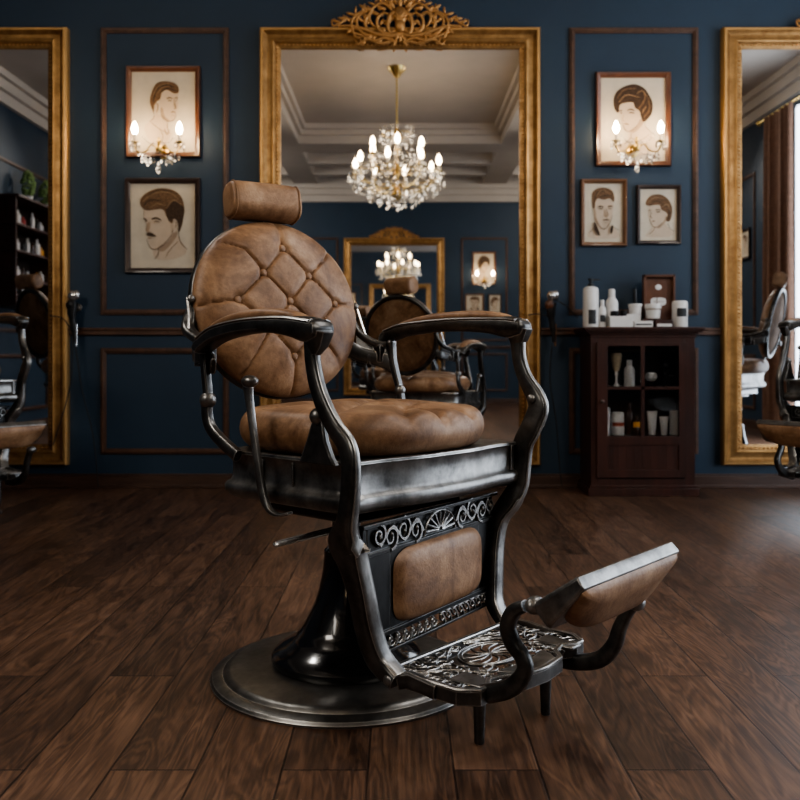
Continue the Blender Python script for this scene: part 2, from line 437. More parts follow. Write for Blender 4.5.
for j in range(NR):
    for i in range(NT):
        a, c = j*NT+i, j*NT+(i+1) % NT; fs.append((a, c, c+NT, a+NT))
fs.append(tuple(NR*NT+i for i in range(NT)))
b.add(vs, fs); b.build('seat_cushion', M['leather'], ch, 60)
# backrest, tilted about its centre and slightly turned
BC = Vector((-.258, 0, .928)); RB = .243
BR = Matrix.Rotation(math.radians(-8), 3, 'Z') @ Matrix.Rotation(math.radians(-11), 3, 'Y')
# local of back: x forward, y lateral, z up
def bk(x, y, z): return BC + BR @ Vector((x, y*1.055, z))
bt = [(0, .64), (-.28, .335), (.28, .335), (0, .03), (-.6, .03), (.6, .03), (-.28, -.275), (.28, -.275), (0, -.58)]
bt = [(x*RB, y*RB) for x, y in bt]
bs_ = []
for i, p in enumerate(bt):
    for q in bt[i+1:]:
        if p[0] != q[0] and p[1] != q[1] and math.hypot(p[0]-q[0], p[1]-q[1]) < .48*RB: bs_.append((p, q))
R1 = RB*1.02
bs_ += [((0, .64*RB), (.02*RB, R1)), ((-.28*RB, .335*RB), (-.45*RB, .6*RB)), ((-.45*RB, .6*RB), (-.74*RB, .72*RB)), ((.28*RB, .335*RB), (.72*RB, .72*RB)),
        ((-.6*RB, .03*RB), (-R1, -.03*RB)), ((.6*RB, .03*RB), (R1, .03*RB)), ((-.28*RB, -.275*RB), (-.6*RB, -.8*RB)), ((.28*RB, -.275*RB), (.7*RB, -.74*RB)), ((0, -.58*RB), (0, -R1))]
b = MB(); vs = []; fs = []; NT, NR = 260, 84; TB = .07
for j in range(NR+1):
    s_ = j/NR
    for i in range(NT):
        a = 2*PI*i/NT
        r = math.sin(s_*PI/2)**.9 if s_ < 1 else 1.0; x = TB*max(0, 1-r**2.8)**.5
        y, z = math.cos(a)*r*RB, math.sin(a)*r*RB
        h = crease_field(y, z, bs_, bt, .0026, .0068, .014, .0032, .012, .013)*min(1, (1-s_)/.2)
        vs.append(bk(x+h, y, z))
for j in range(NR):
    for i in range(NT):
        a, c = j*NT+i, j*NT+(i+1) % NT; fs.append((a, c, c+NT, a+NT))
b.add(vs, fs); cush = b.build('back_cushion', M['leather'], ch, 60)
for y, z in bt:
    r = math.hypot(y, z)/RB; x = TB*(1-r**2.8)**.5-.017
    b = MB(); b.ball(bk(x+.004, y, z), .0118, 14, (.62, 1, 1), BR); b.build('tuft_button', M['leather'], cush)
b = MB(); ring = [bk(-.013, math.cos(2*PI*i/72)*RB*.962, math.sin(2*PI*i/72)*RB*.962) for i in range(72)]
b.sweep(ring, (.014, .0125), BR @ Vector((1, 0, 0)), 12, 3, True)
b.build('back_rim', M['iron'], ch)
b = MB(); m4 = Matrix.Translation(BC) @ BR.to_4x4() @ Matrix.Diagonal((1, 1.055, 1, 1)) @ Matrix.Rotation(-PI/2, 4, 'Y')
b.lathe([(RB*.93, 0), (RB*.91, .012), (RB*.80, .022), (RB*.1, .032)], 64, m4)
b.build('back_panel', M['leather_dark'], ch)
# headrest
HC = Vector((-.305, -.016, 1.219)); HR = Matrix.Rotation(math.radians(-9), 3, 'Z') @ BR @ Matrix.Rotation(math.radians(-3), 3, 'Y')
b = MB(); path = [HC+HR @ Vector((0, y, 0)) for y in (-.1, -.098, -.09, -.075, -.03, .03, .075, .09, .098, .1)]
q = [.80, .9, .97, 1, 1.01, 1.01, 1, .97, .9, .8]
secs = [(.046*k, .05*k) for k in q]
b.sweep(path, secs, HR @ Vector((1, 0, 0)), 28, 2.9)
hd = b.build('headrest', M['leather'], ch, 50)
for y in (-.091, .091):
    b = MB()
    loop = [HC+HR @ Vector((math.copysign(abs(math.cos(a))**(2/2.9), math.cos(a))*.0455, y, math.copysign(abs(math.sin(a))**(2/2.9), math.sin(a))*.0495)) for a in [2*PI*i/40 for i in range(40)]]
    b.sweep(loop, .0018, None, 6, 2, True); b.build('piping', M['leather'], hd)
b = MB(); b.sweep([bk(-.004, 0, RB*.8), bk(-.004, 0, RB*1.0), HC+Vector((0, 0, 0))], (.022, .006), EY, 12, 4)
b.build('headrest_post', M['steel'], ch)
# armrests
ARM_N = [(202, 350, 12), (206, 344, 14), (220, 334, 16), (245, 327, 16), (272, 324.5, 17), (295, 326, 22), (310, 329.5, 26), (319, 329, 21), (323, 328.5, 15), (325.5, 328, 3)]
ARM_F = [(385, 341, 10), (390, 336, 13), (405, 330, 13), (430, 326.5, 13), (460, 324.5, 14), (490, 325, 17), (510, 327, 22), (521, 327, 18), (525, 326.5, 13), (528, 326, 3)]
PAD_N = [(208, 336, 2), (219, 326.5, 9), (238, 319, 12), (262, 315, 13), (285, 315, 12), (299, 317, 9), (308, 319.5, 2)]
PAD_F = [(393, 331, 2), (405, 325, 7), (430, 319.5, 10), (460, 316.5, 11), (488, 316, 10), (506, 317.5, 7), (515, 320, 2)]
def from_tr(T, L, wmul, wbase):
    P = spline(T, 4); pts = []; secs = []
    for x, y, h in P:
        p = Vector(lat(x, y, L)); dep = CY-p.x*_s+p.y*_c; hh = h*dep/F/2
        pts.append(p); secs.append((wbase*(1 if not wmul else min(1, max(.06, h/15))**.5), max(hh, .002)))
    return pts, secs
for sg, A, Pd in ((-1, ARM_N, PAD_N), (1, ARM_F, PAD_F)):
    ar = None
    b = MB(); p, s_ = from_tr(A, sg*.33, .03, .031); b.sweep(p, s_, EY, 16, 3.2)
    # top rail lip, rear and front sockets
    p2, s2 = from_tr([(x, y-h*.36, 5) for x, y, h in A[1:-2]], sg*.33, 0, .06); b.sweep(p2, [(.034, .005)]*len(p2), EY, 12, 3)
    f0 = p[-11]; b.sweep([f0+Vector((.01, 0, .0)), f0+Vector((.004, 0, -.03)), f0+Vector((-.002, 0, -.05))], [(.024, .034), (.019, .026), (.012, .012)], EY, 12, 3)
    ar = b.build('armrest', M['iron'], ch, 35)
    b = MB(); p, s_ = from_tr(Pd, sg*.33, .09, .029); b.sweep(p, s_, EY, 16, 2.3)
    b.build('arm_pad', M['leather'], ar)
# front side rails: from arm to foot pivot
RN = [(312, 338, 19), (313, 362, 18), (318, 388, 19), (326, 410, 20), (336, 429, 21), (347, 446, 23), (351, 468, 23), (350, 500, 24), (347, 524, 27), (346, 543, 42), (352, 562, 34), (361, 595, 30), (368, 630, 30), (379, 660, 29), (398, 681, 25)]
RF_ = [(518, 334, 17), (519, 358, 16), (525, 378, 17), (535, 396, 20), (538, 409, 22), (531, 427, 22), (523, 444, 22), (521, 465, 22), (519, 484, 22), (510, 500, 24), (499, 517, 22), (495, 540, 20), (494, 575, 19), (494, 602, 20), (504, 622, 18)]
rails = []
for sg, R_ in ((-1, RN), (1, RF_)):
    P = spline(R_, 5); b = MB(); pts = []; secs = []
    for x, y, w in P:
        p = trace([(x, y)], sg)[0]; p = Vector(p); dep = CY-p.x*_s+p.y*_c
        low = p.z < .44
        hw = .021 if low else .015+.004*min(1, max(0, (.6-p.z)/.12))
        tt = max(.012, (w*dep/F-(hw*2*.656))/.755/2*1.05)
        pts.append(p); secs.append((hw, tt))
    b.sweep(pts, secs, EY, 16, 4.5)
    # bead along the front edge
    b2 = MB()
    e1 = []
    for i, (p, s_) in enumerate(zip(pts, secs)):
        t = (pts[min(i+1, len(pts)-1)]-pts[max(i-1, 0)]).normalized(); up = t.cross(Vector(EY)).normalized()
        if up.x < 0: up = -up
        e1.append(p+up*(s_[1]+.001))
    rl = b.build('side_rail', M['iron'], ch, 35)
    b2.sweep(e1, [(s_[0]*(.9 if p.z < .44 else .45), .0035) for p, s_ in zip(pts, secs)], EY, 10, 3)
    b2.build('rail_edge', M['steel'], rl)
    rails.append(pts)
    # bolts on the rail
    if sg > 0:
        kn = min(pts, key=lambda q_: abs(q_.z-(.69)))
        b = MB(); b.ball(kn+Vector((-.004, -.018*sg, 0)), .012, 14, (1, .6, 1)); b.build('bolt', M['steel'], rl)
    q_ = pts[-1]; b = MB(); b.ball(q_+Vector((-.01, -.022 if sg < 0 else .022, .004)), .011, 14, (1, .4, 1))
    b.build('bolt', M['steel'], rl)
# ball-topped triangular bracket on each side of the seat
for sg in (-1,):
    b = MB(); bx_ = .238
    prf = [(-.06, 0), (-.052, .018), (-.036, .05), (-.02, .092), (.012, .092), (.02, .05), (.036, .018), (.05, 0)]
    m4 = Matrix.Translation(Vector((bx_, sg*.318+.008, .575))) @ Matrix.Rotation(PI/2, 4, 'X')
    b.prism(prf, .016, m4)
    br = b.build('side_bracket', M['iron'], ch, bevel=.004)
    b = MB(); b.ball((bx_-.004, sg*.322, .675), .0185, 20); b.build('knob', M['steel'], br)
# rear arm posts with ball joints
for sg, A_, B_ in ((-1, [(204, 348, 11), (206, 372, 9), (208, 394, 9)], [(207, 402, 12), (208, 420, 12), (216, 435, 12), (238, 456, 13)]),
                  (1, [(391, 342, 10), (393, 362, 8), (399, 386, 7)], [(400, 390, 8), (402, 405, 8), (408, 420, 9), (424, 436, 10)])):
    b = MB()
    for T in (A_, B_):
        P = spline(T, 4); pts = []; secs = []
        for x, y, w in P:
            p = Vector(lat(x, y, sg*.318)); dep = CY-p.x*_s+p.y*_c; pts.append(p); secs.append((.011, w*dep/F/2))
        b.sweep(pts, secs, EY, 12, 3)
    rp = b.build('rear_post', M['iron'], ch, 35)
    b = MB(); p = Vector(lat(208 if sg < 0 else 400, 400 if sg < 0 else 390, sg*.318)); b.ball(p, .02 if sg < 0 else .016, 18); b.build('knob', M['steel'], rp); b = MB()
    b.ball(Vector(lat(204 if sg < 0 else 391, 349 if sg < 0 else 343, sg*.318)), .014, 14); b.build('knob', M['steel'], rp)
# hinge plates joining the back rim to the arms
for sg in (-1, 1):
    b = MB()
    p0 = bk(-.01, sg*RB*.99, -.02); a0 = Vector((-.150, sg*.318, .835)); a1 = Vector((-.125, sg*.318, .775))
    b.sweep(spline([tuple(bk(-.012, sg*RB*.97, .0)), tuple(bk(-.005, sg*RB*1.06, -.06)), tuple(p0.lerp(a0, .7)+Vector((0, 0, -.02))), tuple(a0)], 5), [(.011, .018)]*16, (0, 0, 1), 10, 3)
    b.sweep(spline([tuple(bk(-.012, sg*RB*.9, -.1)), tuple(bk(0, sg*RB*1.02, -.125)), tuple(Vector((-.16, sg*.3, .79))), tuple(a1)], 5), [(.022, .008)]*16, (0, 0, 1), 10, 3)
    UP = spline([tuple(bk(-.005, sg*RB*1.04, -.05)), tuple(p0.lerp(a0, .7)+Vector((0, 0, -.02))), tuple(a0)], 5)
    DN = spline([tuple(bk(0, sg*RB*1.0, -.125)), tuple(Vector((-.16, sg*.3, .79))), tuple(a1)], 5); nw = len(UP)
    for off in (.005, -.005): b.add([Vector(p)+Vector((0, off, 0)) for p in UP]+[Vector(p)+Vector((0, off, 0)) for p in DN], [(i, i+1, nw+i+1, nw+i) for i in range(nw-1)])
    b.box((-.178, sg*.300, .808), (.06, .022, .05)); b.box((-.2, sg*.285, .79), (.05, .03, .03))
    hp = b.build('hinge_plate', M['iron'], ch, 35, bevel=.003)
    for c_, r_ in ((bk(.004, sg*RB*1.02, .015), .011), (Vector((-.15, sg*.328, .83)), .010), (Vector((-.165, sg*.315, .775)), .007)):
        b = MB(); b.ball(c_, r_, 12); b.build('bolt', M['steel'], hp)
    b = MB(); b.sweep([bk(.0, sg*RB*1.05, .02), bk(.008, sg*RB*1.07, -.03), bk(.012, sg*RB*1.1, -.075)], (.004, .004), EY, 8)
    b.build('hinge_rod', M['chrome'], hp)
# recline lever
LV = [(248, 384, 15), (249, 396, 10), (252, 420, 8), (256, 450, 9), (260, 478, 10), (264, 498, 10), (270, 510, 7), (279, 515, 4), (290, 513, 3)]
P = spline(LV, 4); b = MB(); pts = []; secs = []
for x, y, w in P:
    p = Vector(lat(x, y, -.345)); dep = CY-p.x*_s+p.y*_c; pts.append(p); secs.append((.008, w*dep/F/2))
b.sweep(pts, secs, EY, 12, 2.6); b.ball(pts[0]+Vector((.006, 0, .006)), .0195, 18, (1.15, .9, .72))
b.build('recline_lever', M['steel'], ch, 35)
# front panel between the rails
PN = Vector((1, .11, .0)).normalized(); PD = .288*PN.x
PUp = Vector((0, 0, 1)); PU = PUp.cross(PN).normalized()     # lateral direction
def pp(u, z, o=0): return Vector((.288, 0, 0))+PU*u+Vector((0, 0, z))+PN*o
def scroll(b, fn, cx, cz, r, turns=1.35, dirn=1, start=0, w=.0028, sq=1, o=.0):
    pts = []; n = int(16*turns)
    for i in range(n+1):
        t = i/n; a = start+dirn*t*turns*2*PI; rr = r*(1-t)**.8+.0015
        pts.append(fn(cx+rr*math.cos(a), cz+rr*math.sin(a)*sq, o))
    b.sweep(pts, [(w*(1-.4*i/n), w*(1-.4*i/n)) for i in range(n+1)], None, 6)
def pstrip(b, fn, pts2, w=.003, o=0):
    b.sweep([fn(x, z, o) for x, z in spline(pts2, 4)], w, None, 6)
b = MB()
def pbox(u0, u1, z0, z1, o0, o1):
    vs = [pp(u, z, o) for o in (o0, o1) for u, z in ((u0, z0), (u1, z0), (u1, z1), (u0, z1))]
    b.add(vs, [(0, 3, 2, 1), (4, 5, 6, 7), (0, 1, 5, 4), (1, 2, 6, 5), (2, 3, 7, 6), (3, 0, 4, 7)])
ZT, ZM, ZM2, ZB2 = .449, .388, .212, .174
pbox(-.262, -.16, ZM2-.03, ZM+.06, -.012, -.001); pbox(.18, .262, ZM2-.03, ZM+.06, -.012, -.001)
pbox(-.285, .285, ZT-.006, ZT+.003, -.008, .008); pbox(-.265, .265, ZM-.006, ZM+.004, -.006, .005); pbox(-.275, .275, ZM, ZT, -.012, -.003)
pbox(-.235, .24, ZM2-.006, ZM2+.006, -.006, .006); pbox(-.225, .235, ZB2-.004, ZB2+.003, -.008, .008)
pbox(-.18, .2, ZM2, ZM, -.006, 0)
pl = b.build('front_panel', M['iron_dark'], ch, 35, bevel=.002)
b = MB()
zc = (ZT+ZM)/2+.001
for i in range(9):       # sunburst
    a = PI*(i+.5)/9; pstrip(b, pp, [(.01+.008*math.cos(a), ZM+.01+.008*math.sin(a)), (.01+.062*math.cos(a), ZM+.008+.044*math.sin(a))], .0034, .005)
pstrip(b, pp, [(.01+.066*math.cos(PI*i/12), ZM+.006+.05*math.sin(PI*i/12)) for i in range(13)], .0034, .005)
for sg in (-1, 1):
    for k, (cu, r) in enumerate(((.10, .024), (.148, .026), (.196, .025), (.238, .022))):
        scroll(b, pp, sg*cu+.01, zc-.002+(.006 if k % 2 else -.004), r, 1.5, sg*(1 if k % 2 else -1), PI/2 if k % 2 else -PI/2, .0045, 1, .004)
        b.ball(pp(sg*cu+.01, zc, .006), .0065, 8)
    pstrip(b, pp, [(sg*.07+.01, ZM+.02), (sg*.1+.01, ZT-.01), (sg*.145+.01, ZM+.012), (sg*.19+.01, ZT-.012), (sg*.235+.01, ZM+.012)], .004, .004)
b.build('openwork_ornament', M['iron'], pl, 60)
b = MB()
for sg in (-1, 1):
    for k in range(8):
        u = sg*(.015+k*.028)+.005; pstrip(b, pp, [(u-.012, ZM2-.004), (u+.006*sg, (ZM2+ZB2)/2+.004), (u+.016*sg, ZB2+.004)], .0032, .003)
        scroll(b, pp, u+.004*sg, (ZM2+ZB2)/2, .013, 1.2, sg, 0, .003, 1, .003)
b.build('openwork_ornament', M['iron'], pl, 60)
# leather inset, puffy rounded rectangle
b = MB(); vs = []; fs = []; nu = 72; NR = 14
uc, zc2, hu, hz = .014, .3005, .188, .084
for j in range(NR+1):
    s_ = j/NR
    for i in range(nu):
        a = 2*PI*i/nu; ca, sa = math.cos(a), math.sin(a); e = 5 if s_ > .5 else 3.5
        k = (abs(ca)**e+abs(sa)**e)**(-1/e); r = s_
        vs.append(pp(uc+ca*k*hu*r, zc2+sa*k*hz*r, .004+.022*(1-r**4)**.5 if r < 1 else .002))
for j in range(NR):
    for i in range(nu):
        a, c = j*nu+i, j*nu+(i+1) % nu; fs.append((a, c, c+nu, a+nu))
b.add(vs, fs); b.build('panel_cushion', M['leather'], pl, 60)
# footplate
ZP = .147
def fp(f, l, o=0): return Vector((f, l, ZP+o))
b = MB()
out = [(.345, -.222), (.52, -.222), (.555, -.195), (.555, -.17), (.535, -.14), (.545, -.1), (.575, -.07), (.583, 0), (.575, .07), (.545, .1), (.535, .14), (.555, .17), (.555, .195), (.52, .222), (.345, .222)]
b.sweep([fp(f, l, -.012) for f, l in out]+[fp(.345, -.222, -.012)], [(.016, .006)]*(len(out)+1), (0, 0, 1), 8, 4)
fpl = b.build('footplate', M['iron'], ch, 35)
b = MB(); b.sweep([fp(f, l, .005) for f, l in out]+[fp(.345, -.222, .005)], [(.003, .0062)]*(len(out)+1), (0, 0, 1), 8, 3)
b.build('footplate_rim', M['steel'], fpl)
b = MB()
for l0 in (-.16, .16):       # solid pads the footrest arms bolt to
    b.prism([(.47, -.028), (.565, -.02), (.565, .02), (.47, .028)], .008, Matrix.Translation(Vector((0, l0, ZP-.003))))
b.prism([(.52, -.09), (.572, -.06), (.578, .0), (.572, .06), (.52, .09), (.535, 0)], .009, Matrix.Translation(Vector((0, 0, ZP-.003))))
b.build('plate_boss', M['steel'], fpl, bevel=.003)
b = MB()
random.seed(3)
pstrip(b, fp, [(.44+.06*math.cos(2*PI*i/20), .085*math.sin(2*PI*i/20)) for i in range(21)], .0034)
pstrip(b, fp, [(.44+.052*math.cos(2*PI*i/20), .075*math.sin(2*PI*i/20)) for i in range(21)], .0022)
for i in range(12):
    a = 2*PI*i/12; pstrip(b, fp, [(.44, 0), (.44+.03*math.cos(a+.3), .04*math.sin(a+.3)), (.44+.052*math.cos(a), .075*math.sin(a))], .0024)
for sg in (-1, 1):
    for ix in range(5):
        for iy in range(5):
            f = .365+ix*.042; l = sg*(.035+iy*.041)
            if ((f-.44)/.07)**2+(l/.1)**2 < 1 or f > .54: continue
            scroll(b, fp, f, l, .022, 1.4, (1 if (ix+iy) % 2 else -1)*sg, random.uniform(0, 6), .0028)
            a = random.uniform(0, PI); dx, dy = .024*math.cos(a), .024*math.sin(a)
            pstrip(b, fp, [(f-dx, l-dy), (f+.005, l+.004), (f+dx, l+dy)], .0026)
    pstrip(b, fp, [(.35, sg*.02), (.40, sg*.10), (.47, sg*.12), (.52, sg*.21)], .0034)
    pstrip(b, fp, [(.52, sg*.1), (.44, sg*.14), (.40, sg*.2), (.35, sg*.21)], .0034)
b.build('plate_filigree', M['iron'], fpl, 60)
for sg in (-1, 1):                            # brace from the panel foot to the plate
    b = MB(); b.sweep([rails[0 if sg < 0 else 1][-1], (.40, sg*.222, .142), (.47, sg*.222, ZP-.012)], (.012, .017), (0, 1, 0), 10, 3); b.build('plate_hinge', M['iron'], fpl)
for sg, f in ((-1, .49), (1, .515)):
    b = MB(); b.lathe([(.009, 0), (.011, .004), (.011, .02), (.0155, .13)], 14, Matrix.Translation(Vector((f, sg*.108, 0))))
    b.build('foot', M['iron'], fpl)
# footrest arms and pad
FN = [(462, 694, 18), (490, 693, 19), (512, 687, 19), (525, 671, 17), (522, 656, 16), (513, 643, 17), (508, 626, 17), (514, 611, 15), (526, 606, 12)]
FF = [(545, 657, 14), (575, 662, 16), (600, 659, 17), (614, 645, 16), (620, 627, 14), (628, 612, 12), (637, 603, 9)]
for sg, T in ((-1, FN), (1, FF)):
    P = spline(T, 5); b = MB(); pts = []; secs = []
    for x, y, w in P:
        p = Vector(lat(x, y, sg*.17)); dep = CY-p.x*_s+p.y*_c; pts.append(p); secs.append((.0135, w*dep/F/2))
    b.sweep(pts, secs, EY, 14, 2.8)
    fa = b.build('footrest_arm', M['iron'], ch, 35)
    b = MB(); b.ball(Vector(lat(535, 605, -.178)) if sg < 0 else pts[-1], .017, 16, (1, 1.4, 1)); b.build('pivot_knob', M['steel'], fa)
F0, F1 = Vector((.706, 0, .296)), Vector((.785, 0, .386))      # leather face, bottom and top
B0, B1 = Vector((.662, 0, .333)), Vector((.769, 0, .408))      # metal back, bottom and top
Wt = .2
po = [(-Wt, 1), (0, 1), (Wt, 1), (Wt, .6), (Wt*.98, .28), (Wt*.92, .07), (Wt*.80, 0), (-Wt*.86, 0), (-Wt*.96, .05), (-Wt, .2), (-Wt, .6)]
n = len(po)
def q3(u, v, o, g=1.0):
    """o 0 = back of the pad, 1 = leather face"""
    v = .5+(v-.5)*g; p = B0.lerp(B1, v).lerp(F0.lerp(F1, v), o); return p+Vector((0, u*g, 0))
b = MB(); vs = []
lay = [(.97, 0), (1.0, .12), (1.02, .86), (1.0, 1.0)]
for k, o in lay: vs += [q3(u, v, o, k) for u, v in po]
fs = [tuple(range(n)), tuple(3*n+i for i in range(n))]+[(j*n+i, j*n+(i+1) % n, (j+1)*n+(i+1) % n, (j+1)*n+i) for j in range(3) for i in range(n)]
b.add(vs, fs); fr_ = b.build('footrest_pad', M['steel'], ch, 30, bevel=.003)
po = cspline([(-Wt*.99, .99), (-Wt*.5, 1), (0, 1), (Wt*.5, 1), (Wt*.99, .99), (Wt*1.0, .8), (Wt*.97, .5), (Wt*.88, .2), (Wt*.66, .04), (0, .02), (-Wt*.62, .06), (-Wt*.84, .22), (-Wt*.96, .5), (-Wt*1.0, .8)], 3)
n = len(po)
b = MB(); vs = []; fs = []; pc = []
for i in range(n):
    a, c = po[i], po[(i+1) % n]
    for k in range(3): pc.append((a[0]+(c[0]-a[0])*k/8, a[1]+(c[1]-a[1])*k/8))
n2 = len(pc)
for j in range(17):
    r = math.sin(j/16*PI/2); vs += [q3(u, v, 1+(.75*(max(0, 1-r**4))**.5 if j < 16 else 0), r*.975) for u, v in pc]
for j in range(16):
    for i in range(n2):
        a, c = j*n2+i, j*n2+(i+1) % n2; fs.append((a, c, c+n2, a+n2))
b.add(vs, fs); b.build('footrest_cushion', M['leather'], fr_, 60)
ch.location = (CX, CY, 0); ch.rotation_euler = (0, 0, -TH)

def place_chair(loc, fwd, lift, label, scale=1, skip=()):
    c = copy_tree(ch, None, skip)
    c.location = (loc[0], loc[1], 0); c.rotation_euler = (0, 0, math.atan2(fwd[1], fwd[0])); c.scale = (scale,)*3
    c['label'] = label
    for o in [x for x in bpy.data.objects if x.parent == c]:
        nm = o.name.split('.')[0]
        if nm in ('base_disc', 'pedestal'): continue
        o.location.z += lift/scale
    return c
a30 = math.radians(40)
place_chair((2.38, 4.43), (-math.cos(a30), -math.sin(a30)), .10, 'barber chair cut off by the right edge, in front of the right gold mirror')
place_chair((-2.34, 4.36), (math.cos(a30), -math.sin(a30)), .10, 'barber chair cut off by the left edge, in front of the left gold mirror')
place_chair((.10, 4.74), (math.sin(.42), math.cos(.42)), .11, 'smaller barber chair seen from behind against the large centre mirror, round back with metal rim', .86,
            ('footplate', 'footrest_arm', 'footrest_pad', 'recline_lever', 'headrest_post'))

# ------------------------------------------------------------------ the room
XL, XR, YB, ZC, ZS = -4.1, 3.95, -4.15, 3.67, 3.92
def struct(b, name, m, smooth=30, bevel=0):
    o = b.build(name, m, None, smooth, bevel); o['kind'] = 'structure'; return o
struct(MB().b2(XL-.15, XR+.15, YB-.15, D+.15, -.1, 0), 'floor', M['floor'], 0)
struct(MB().b2(XL-.15, XR+.15, D, D+.15, 0, 4.05), 'wall_front', M['navy'], 0)
struct(MB().b2(XL-.15, XR+.15, YB-.15, YB, 0, 4.05), 'wall_back', M['navy'], 0)
struct(MB().b2(XL-.15, XL, YB, D, 0, 4.05), 'wall_left', M['navy'], 0)
WY0, WY1, WZ0, WZ1 = 2.1, 4.35, .5, 3.1
b = MB(); b.b2(XR, XR+.15, YB, WY0, 0, 4.05); b.b2(XR, XR+.15, WY1, D, 0, 4.05); b.b2(XR, XR+.15, WY0, WY1, 0, WZ0); b.b2(XR, XR+.15, WY0, WY1, WZ1, 4.05)
struct(b, 'wall_right', M['navy'], 0)
# coffered ceiling
b = MB(); b.b2(XL-.15, XR+.15, YB-.15, D+.15, ZS, ZS+.13)
RX, RY0, RY1 = 1.37, -1.22, 3.45
YM = RY0-.5
b.b2(-RX-.4, -RX, YB, YM, ZC, ZS); b.b2(RX, RX+.4, YB, YM, ZC, ZS)          # beams of the small coffers at the far end
for y0, y1 in ((-2.6, -2.45), (-3.4, -3.25), (YB, YB+.12)):
    b.b2(-RX, RX, y0, y1, ZC, ZS); b.b2(XL, -RX-.4, y0, y1, ZC, ZS); b.b2(RX+.4, XR, y0, y1, ZC, ZS)
b.b2(XL, -RX, YM, D, ZC, ZS); b.b2(RX, XR, YM, D, ZC, ZS)                     # flat ceiling round the large recess
b.b2(-RX, RX, YM, RY0, ZC, ZS); b.b2(-RX, RX, RY1, D, ZC, ZS)
for k, (w, z0) in enumerate(((.1, ZS-.07), (.05, ZS-.14))):
    b.b2(-RX, -RX+w, RY0+w, RY1-w, z0, ZS); b.b2(RX-w, RX, RY0+w, RY1-w, z0, ZS); b.b2(-RX, RX, RY0, RY0+w, z0, ZS); b.b2(-RX, RX, RY1-w, RY1, z0, ZS)
struct(b, 'ceiling', M['plaster'], 30)
# crown mouldings (plaster), baseboards, chair rails, panel mouldings
def crown(name, horizontal, x0, x1, y0, y1, nx, ny):
    b = MB()
    for k, (t, z0, z1) in enumerate(((.05, ZC-.28, ZC-.17), (.1, ZC-.17, ZC-.07), (.15, ZC-.07, ZC))):
        b.b2(x0 if nx <= 0 else x0, x1, y0, y1, z0, z1) if False else None
        if nx: xa = x0; b.b2(xa, xa+nx*t, y0, y1, z0, z1)
        else: b.b2(x0, x1, y0, y0+ny*t, z0, z1)
    struct(b, name, M['plaster'])
crown('trim_1', 0, XL, 0, YB, D, 1, 0); crown('trim_2', 0, XR, 0, YB, D, -1, 0); crown('trim_3', 1, XL+.15, XR-.15, YB, YB, 0, 1)
def bb(name, x0, x1, y0, y1, nx, ny):
    b = MB()
    for t, z0, z1 in ((.022, 0, .072), (.016, .072, .085), (.03, 0, .02)):
        if nx: b.b2(x0, x0+nx*t, y0, y1, z0, z1)
        else: b.b2(x0, x1, y0, y0+ny*t, z0, z1)
    struct(b, name, M['base'], 30, .003)
bb('baseboard_front', XL, XR, D, D, 0, -1); bb('baseboard_back', XL, XR, YB, YB, 0, 1); bb('baseboard_left', XL, XL, YB+.03, D-.03, 1, 0); bb('baseboard_right', XR, XR, YB+.03, D-.03, -1, 0)
tn = [3]
def rect_trim(x0, x1, z0, z1, y, ny, w=.04):
    """moulding rectangle on a wall facing +-y"""
    tn[0] += 1; b = MB()
    for k, (off, ww, t) in enumerate(((0, w, .012), (.01, w-.02, .02))):
        b.b2(x0+off, x0+off+ww, y, y+ny*t, z0+off, z1-off); b.b2(x1-off-ww, x1-off, y, y+ny*t, z0+off, z1-off)
        b.b2(x0+off+ww, x1-off-ww, y, y+ny*t, z0+off, z0+off+ww); b.b2(x0+off+ww, x1-off-ww, y, y+ny*t, z1-off-ww, z1-off)
    struct(b, 'trim_%d' % tn[0], M['trim'], 30, .003)
for x0, x1 in ((101, 229), (569, 698)):
    rect_trim(wx(x0), wx(x1), wz(315), wz(28), D, -1, .034); rect_trim(wx(x0), wx(x1), wz(454), wz(348), D, -1, .034)
    rect_trim(wx(x0), wx(x1), wz(315), wz(28), YB, 1, .034); rect_trim(wx(x0), wx(x1), wz(454), wz(348), YB, 1, .034)
def rail_x(x0, x1, y, ny, z=wz(331.5)):
    tn[0] += 1; b = MB(); b.b2(x0, x1, y, y+ny*.02, z-.022, z+.022); b.b2(x0, x1, y, y+ny*.03, z+.006, z+.018)
    struct(b, 'trim_%d' % tn[0], M['trim'], 30, .003)
rail_x(wx(68), wx(260), D, -1); rail_x(wx(540), wx(722), D, -1); rail_x(wx(-220), wx(-300), D, -1)
rail_x(XL, wx(262), YB, 1); rail_x(wx(538), XR, YB, 1)
def rect_trim_x(y0, y1, z0, z1, x, nx, w=.04):
    tn[0] += 1; b = MB()
    for off, ww, t in ((0, w, .012), (.01, w-.02, .02)):
        b.b2(x, x+nx*t, y0+off, y0+off+ww, z0+off, z1-off); b.b2(x, x+nx*t, y1-off-ww, y1-off, z0+off, z1-off)
        b.b2(x, x+nx*t, y0+off+ww, y1-off-ww, z0+off, z0+off+ww); b.b2(x, x+nx*t, y0+off+ww, y1-off-ww, z1-off-ww, z1-off)
    struct(b, 'trim_%d' % tn[0], M['trim'], 30, .003)
for y0, y1 in ((-3.6, -1.9), (-1.5, .2), (.45, 2.3), (2.6, 4.6)): rect_trim_x(y0, y1, 1.05, 2.85, XL, 1); rect_trim_x(y0, y1, .2, .82, XL, 1)
for y0, y1 in ((-3.6, -1.9), (-1.5, .9)): rect_trim_x(y0, y1, 1.05, 2.85, XR, -1); rect_trim_x(y0, y1, .2, .82, XR, -1)
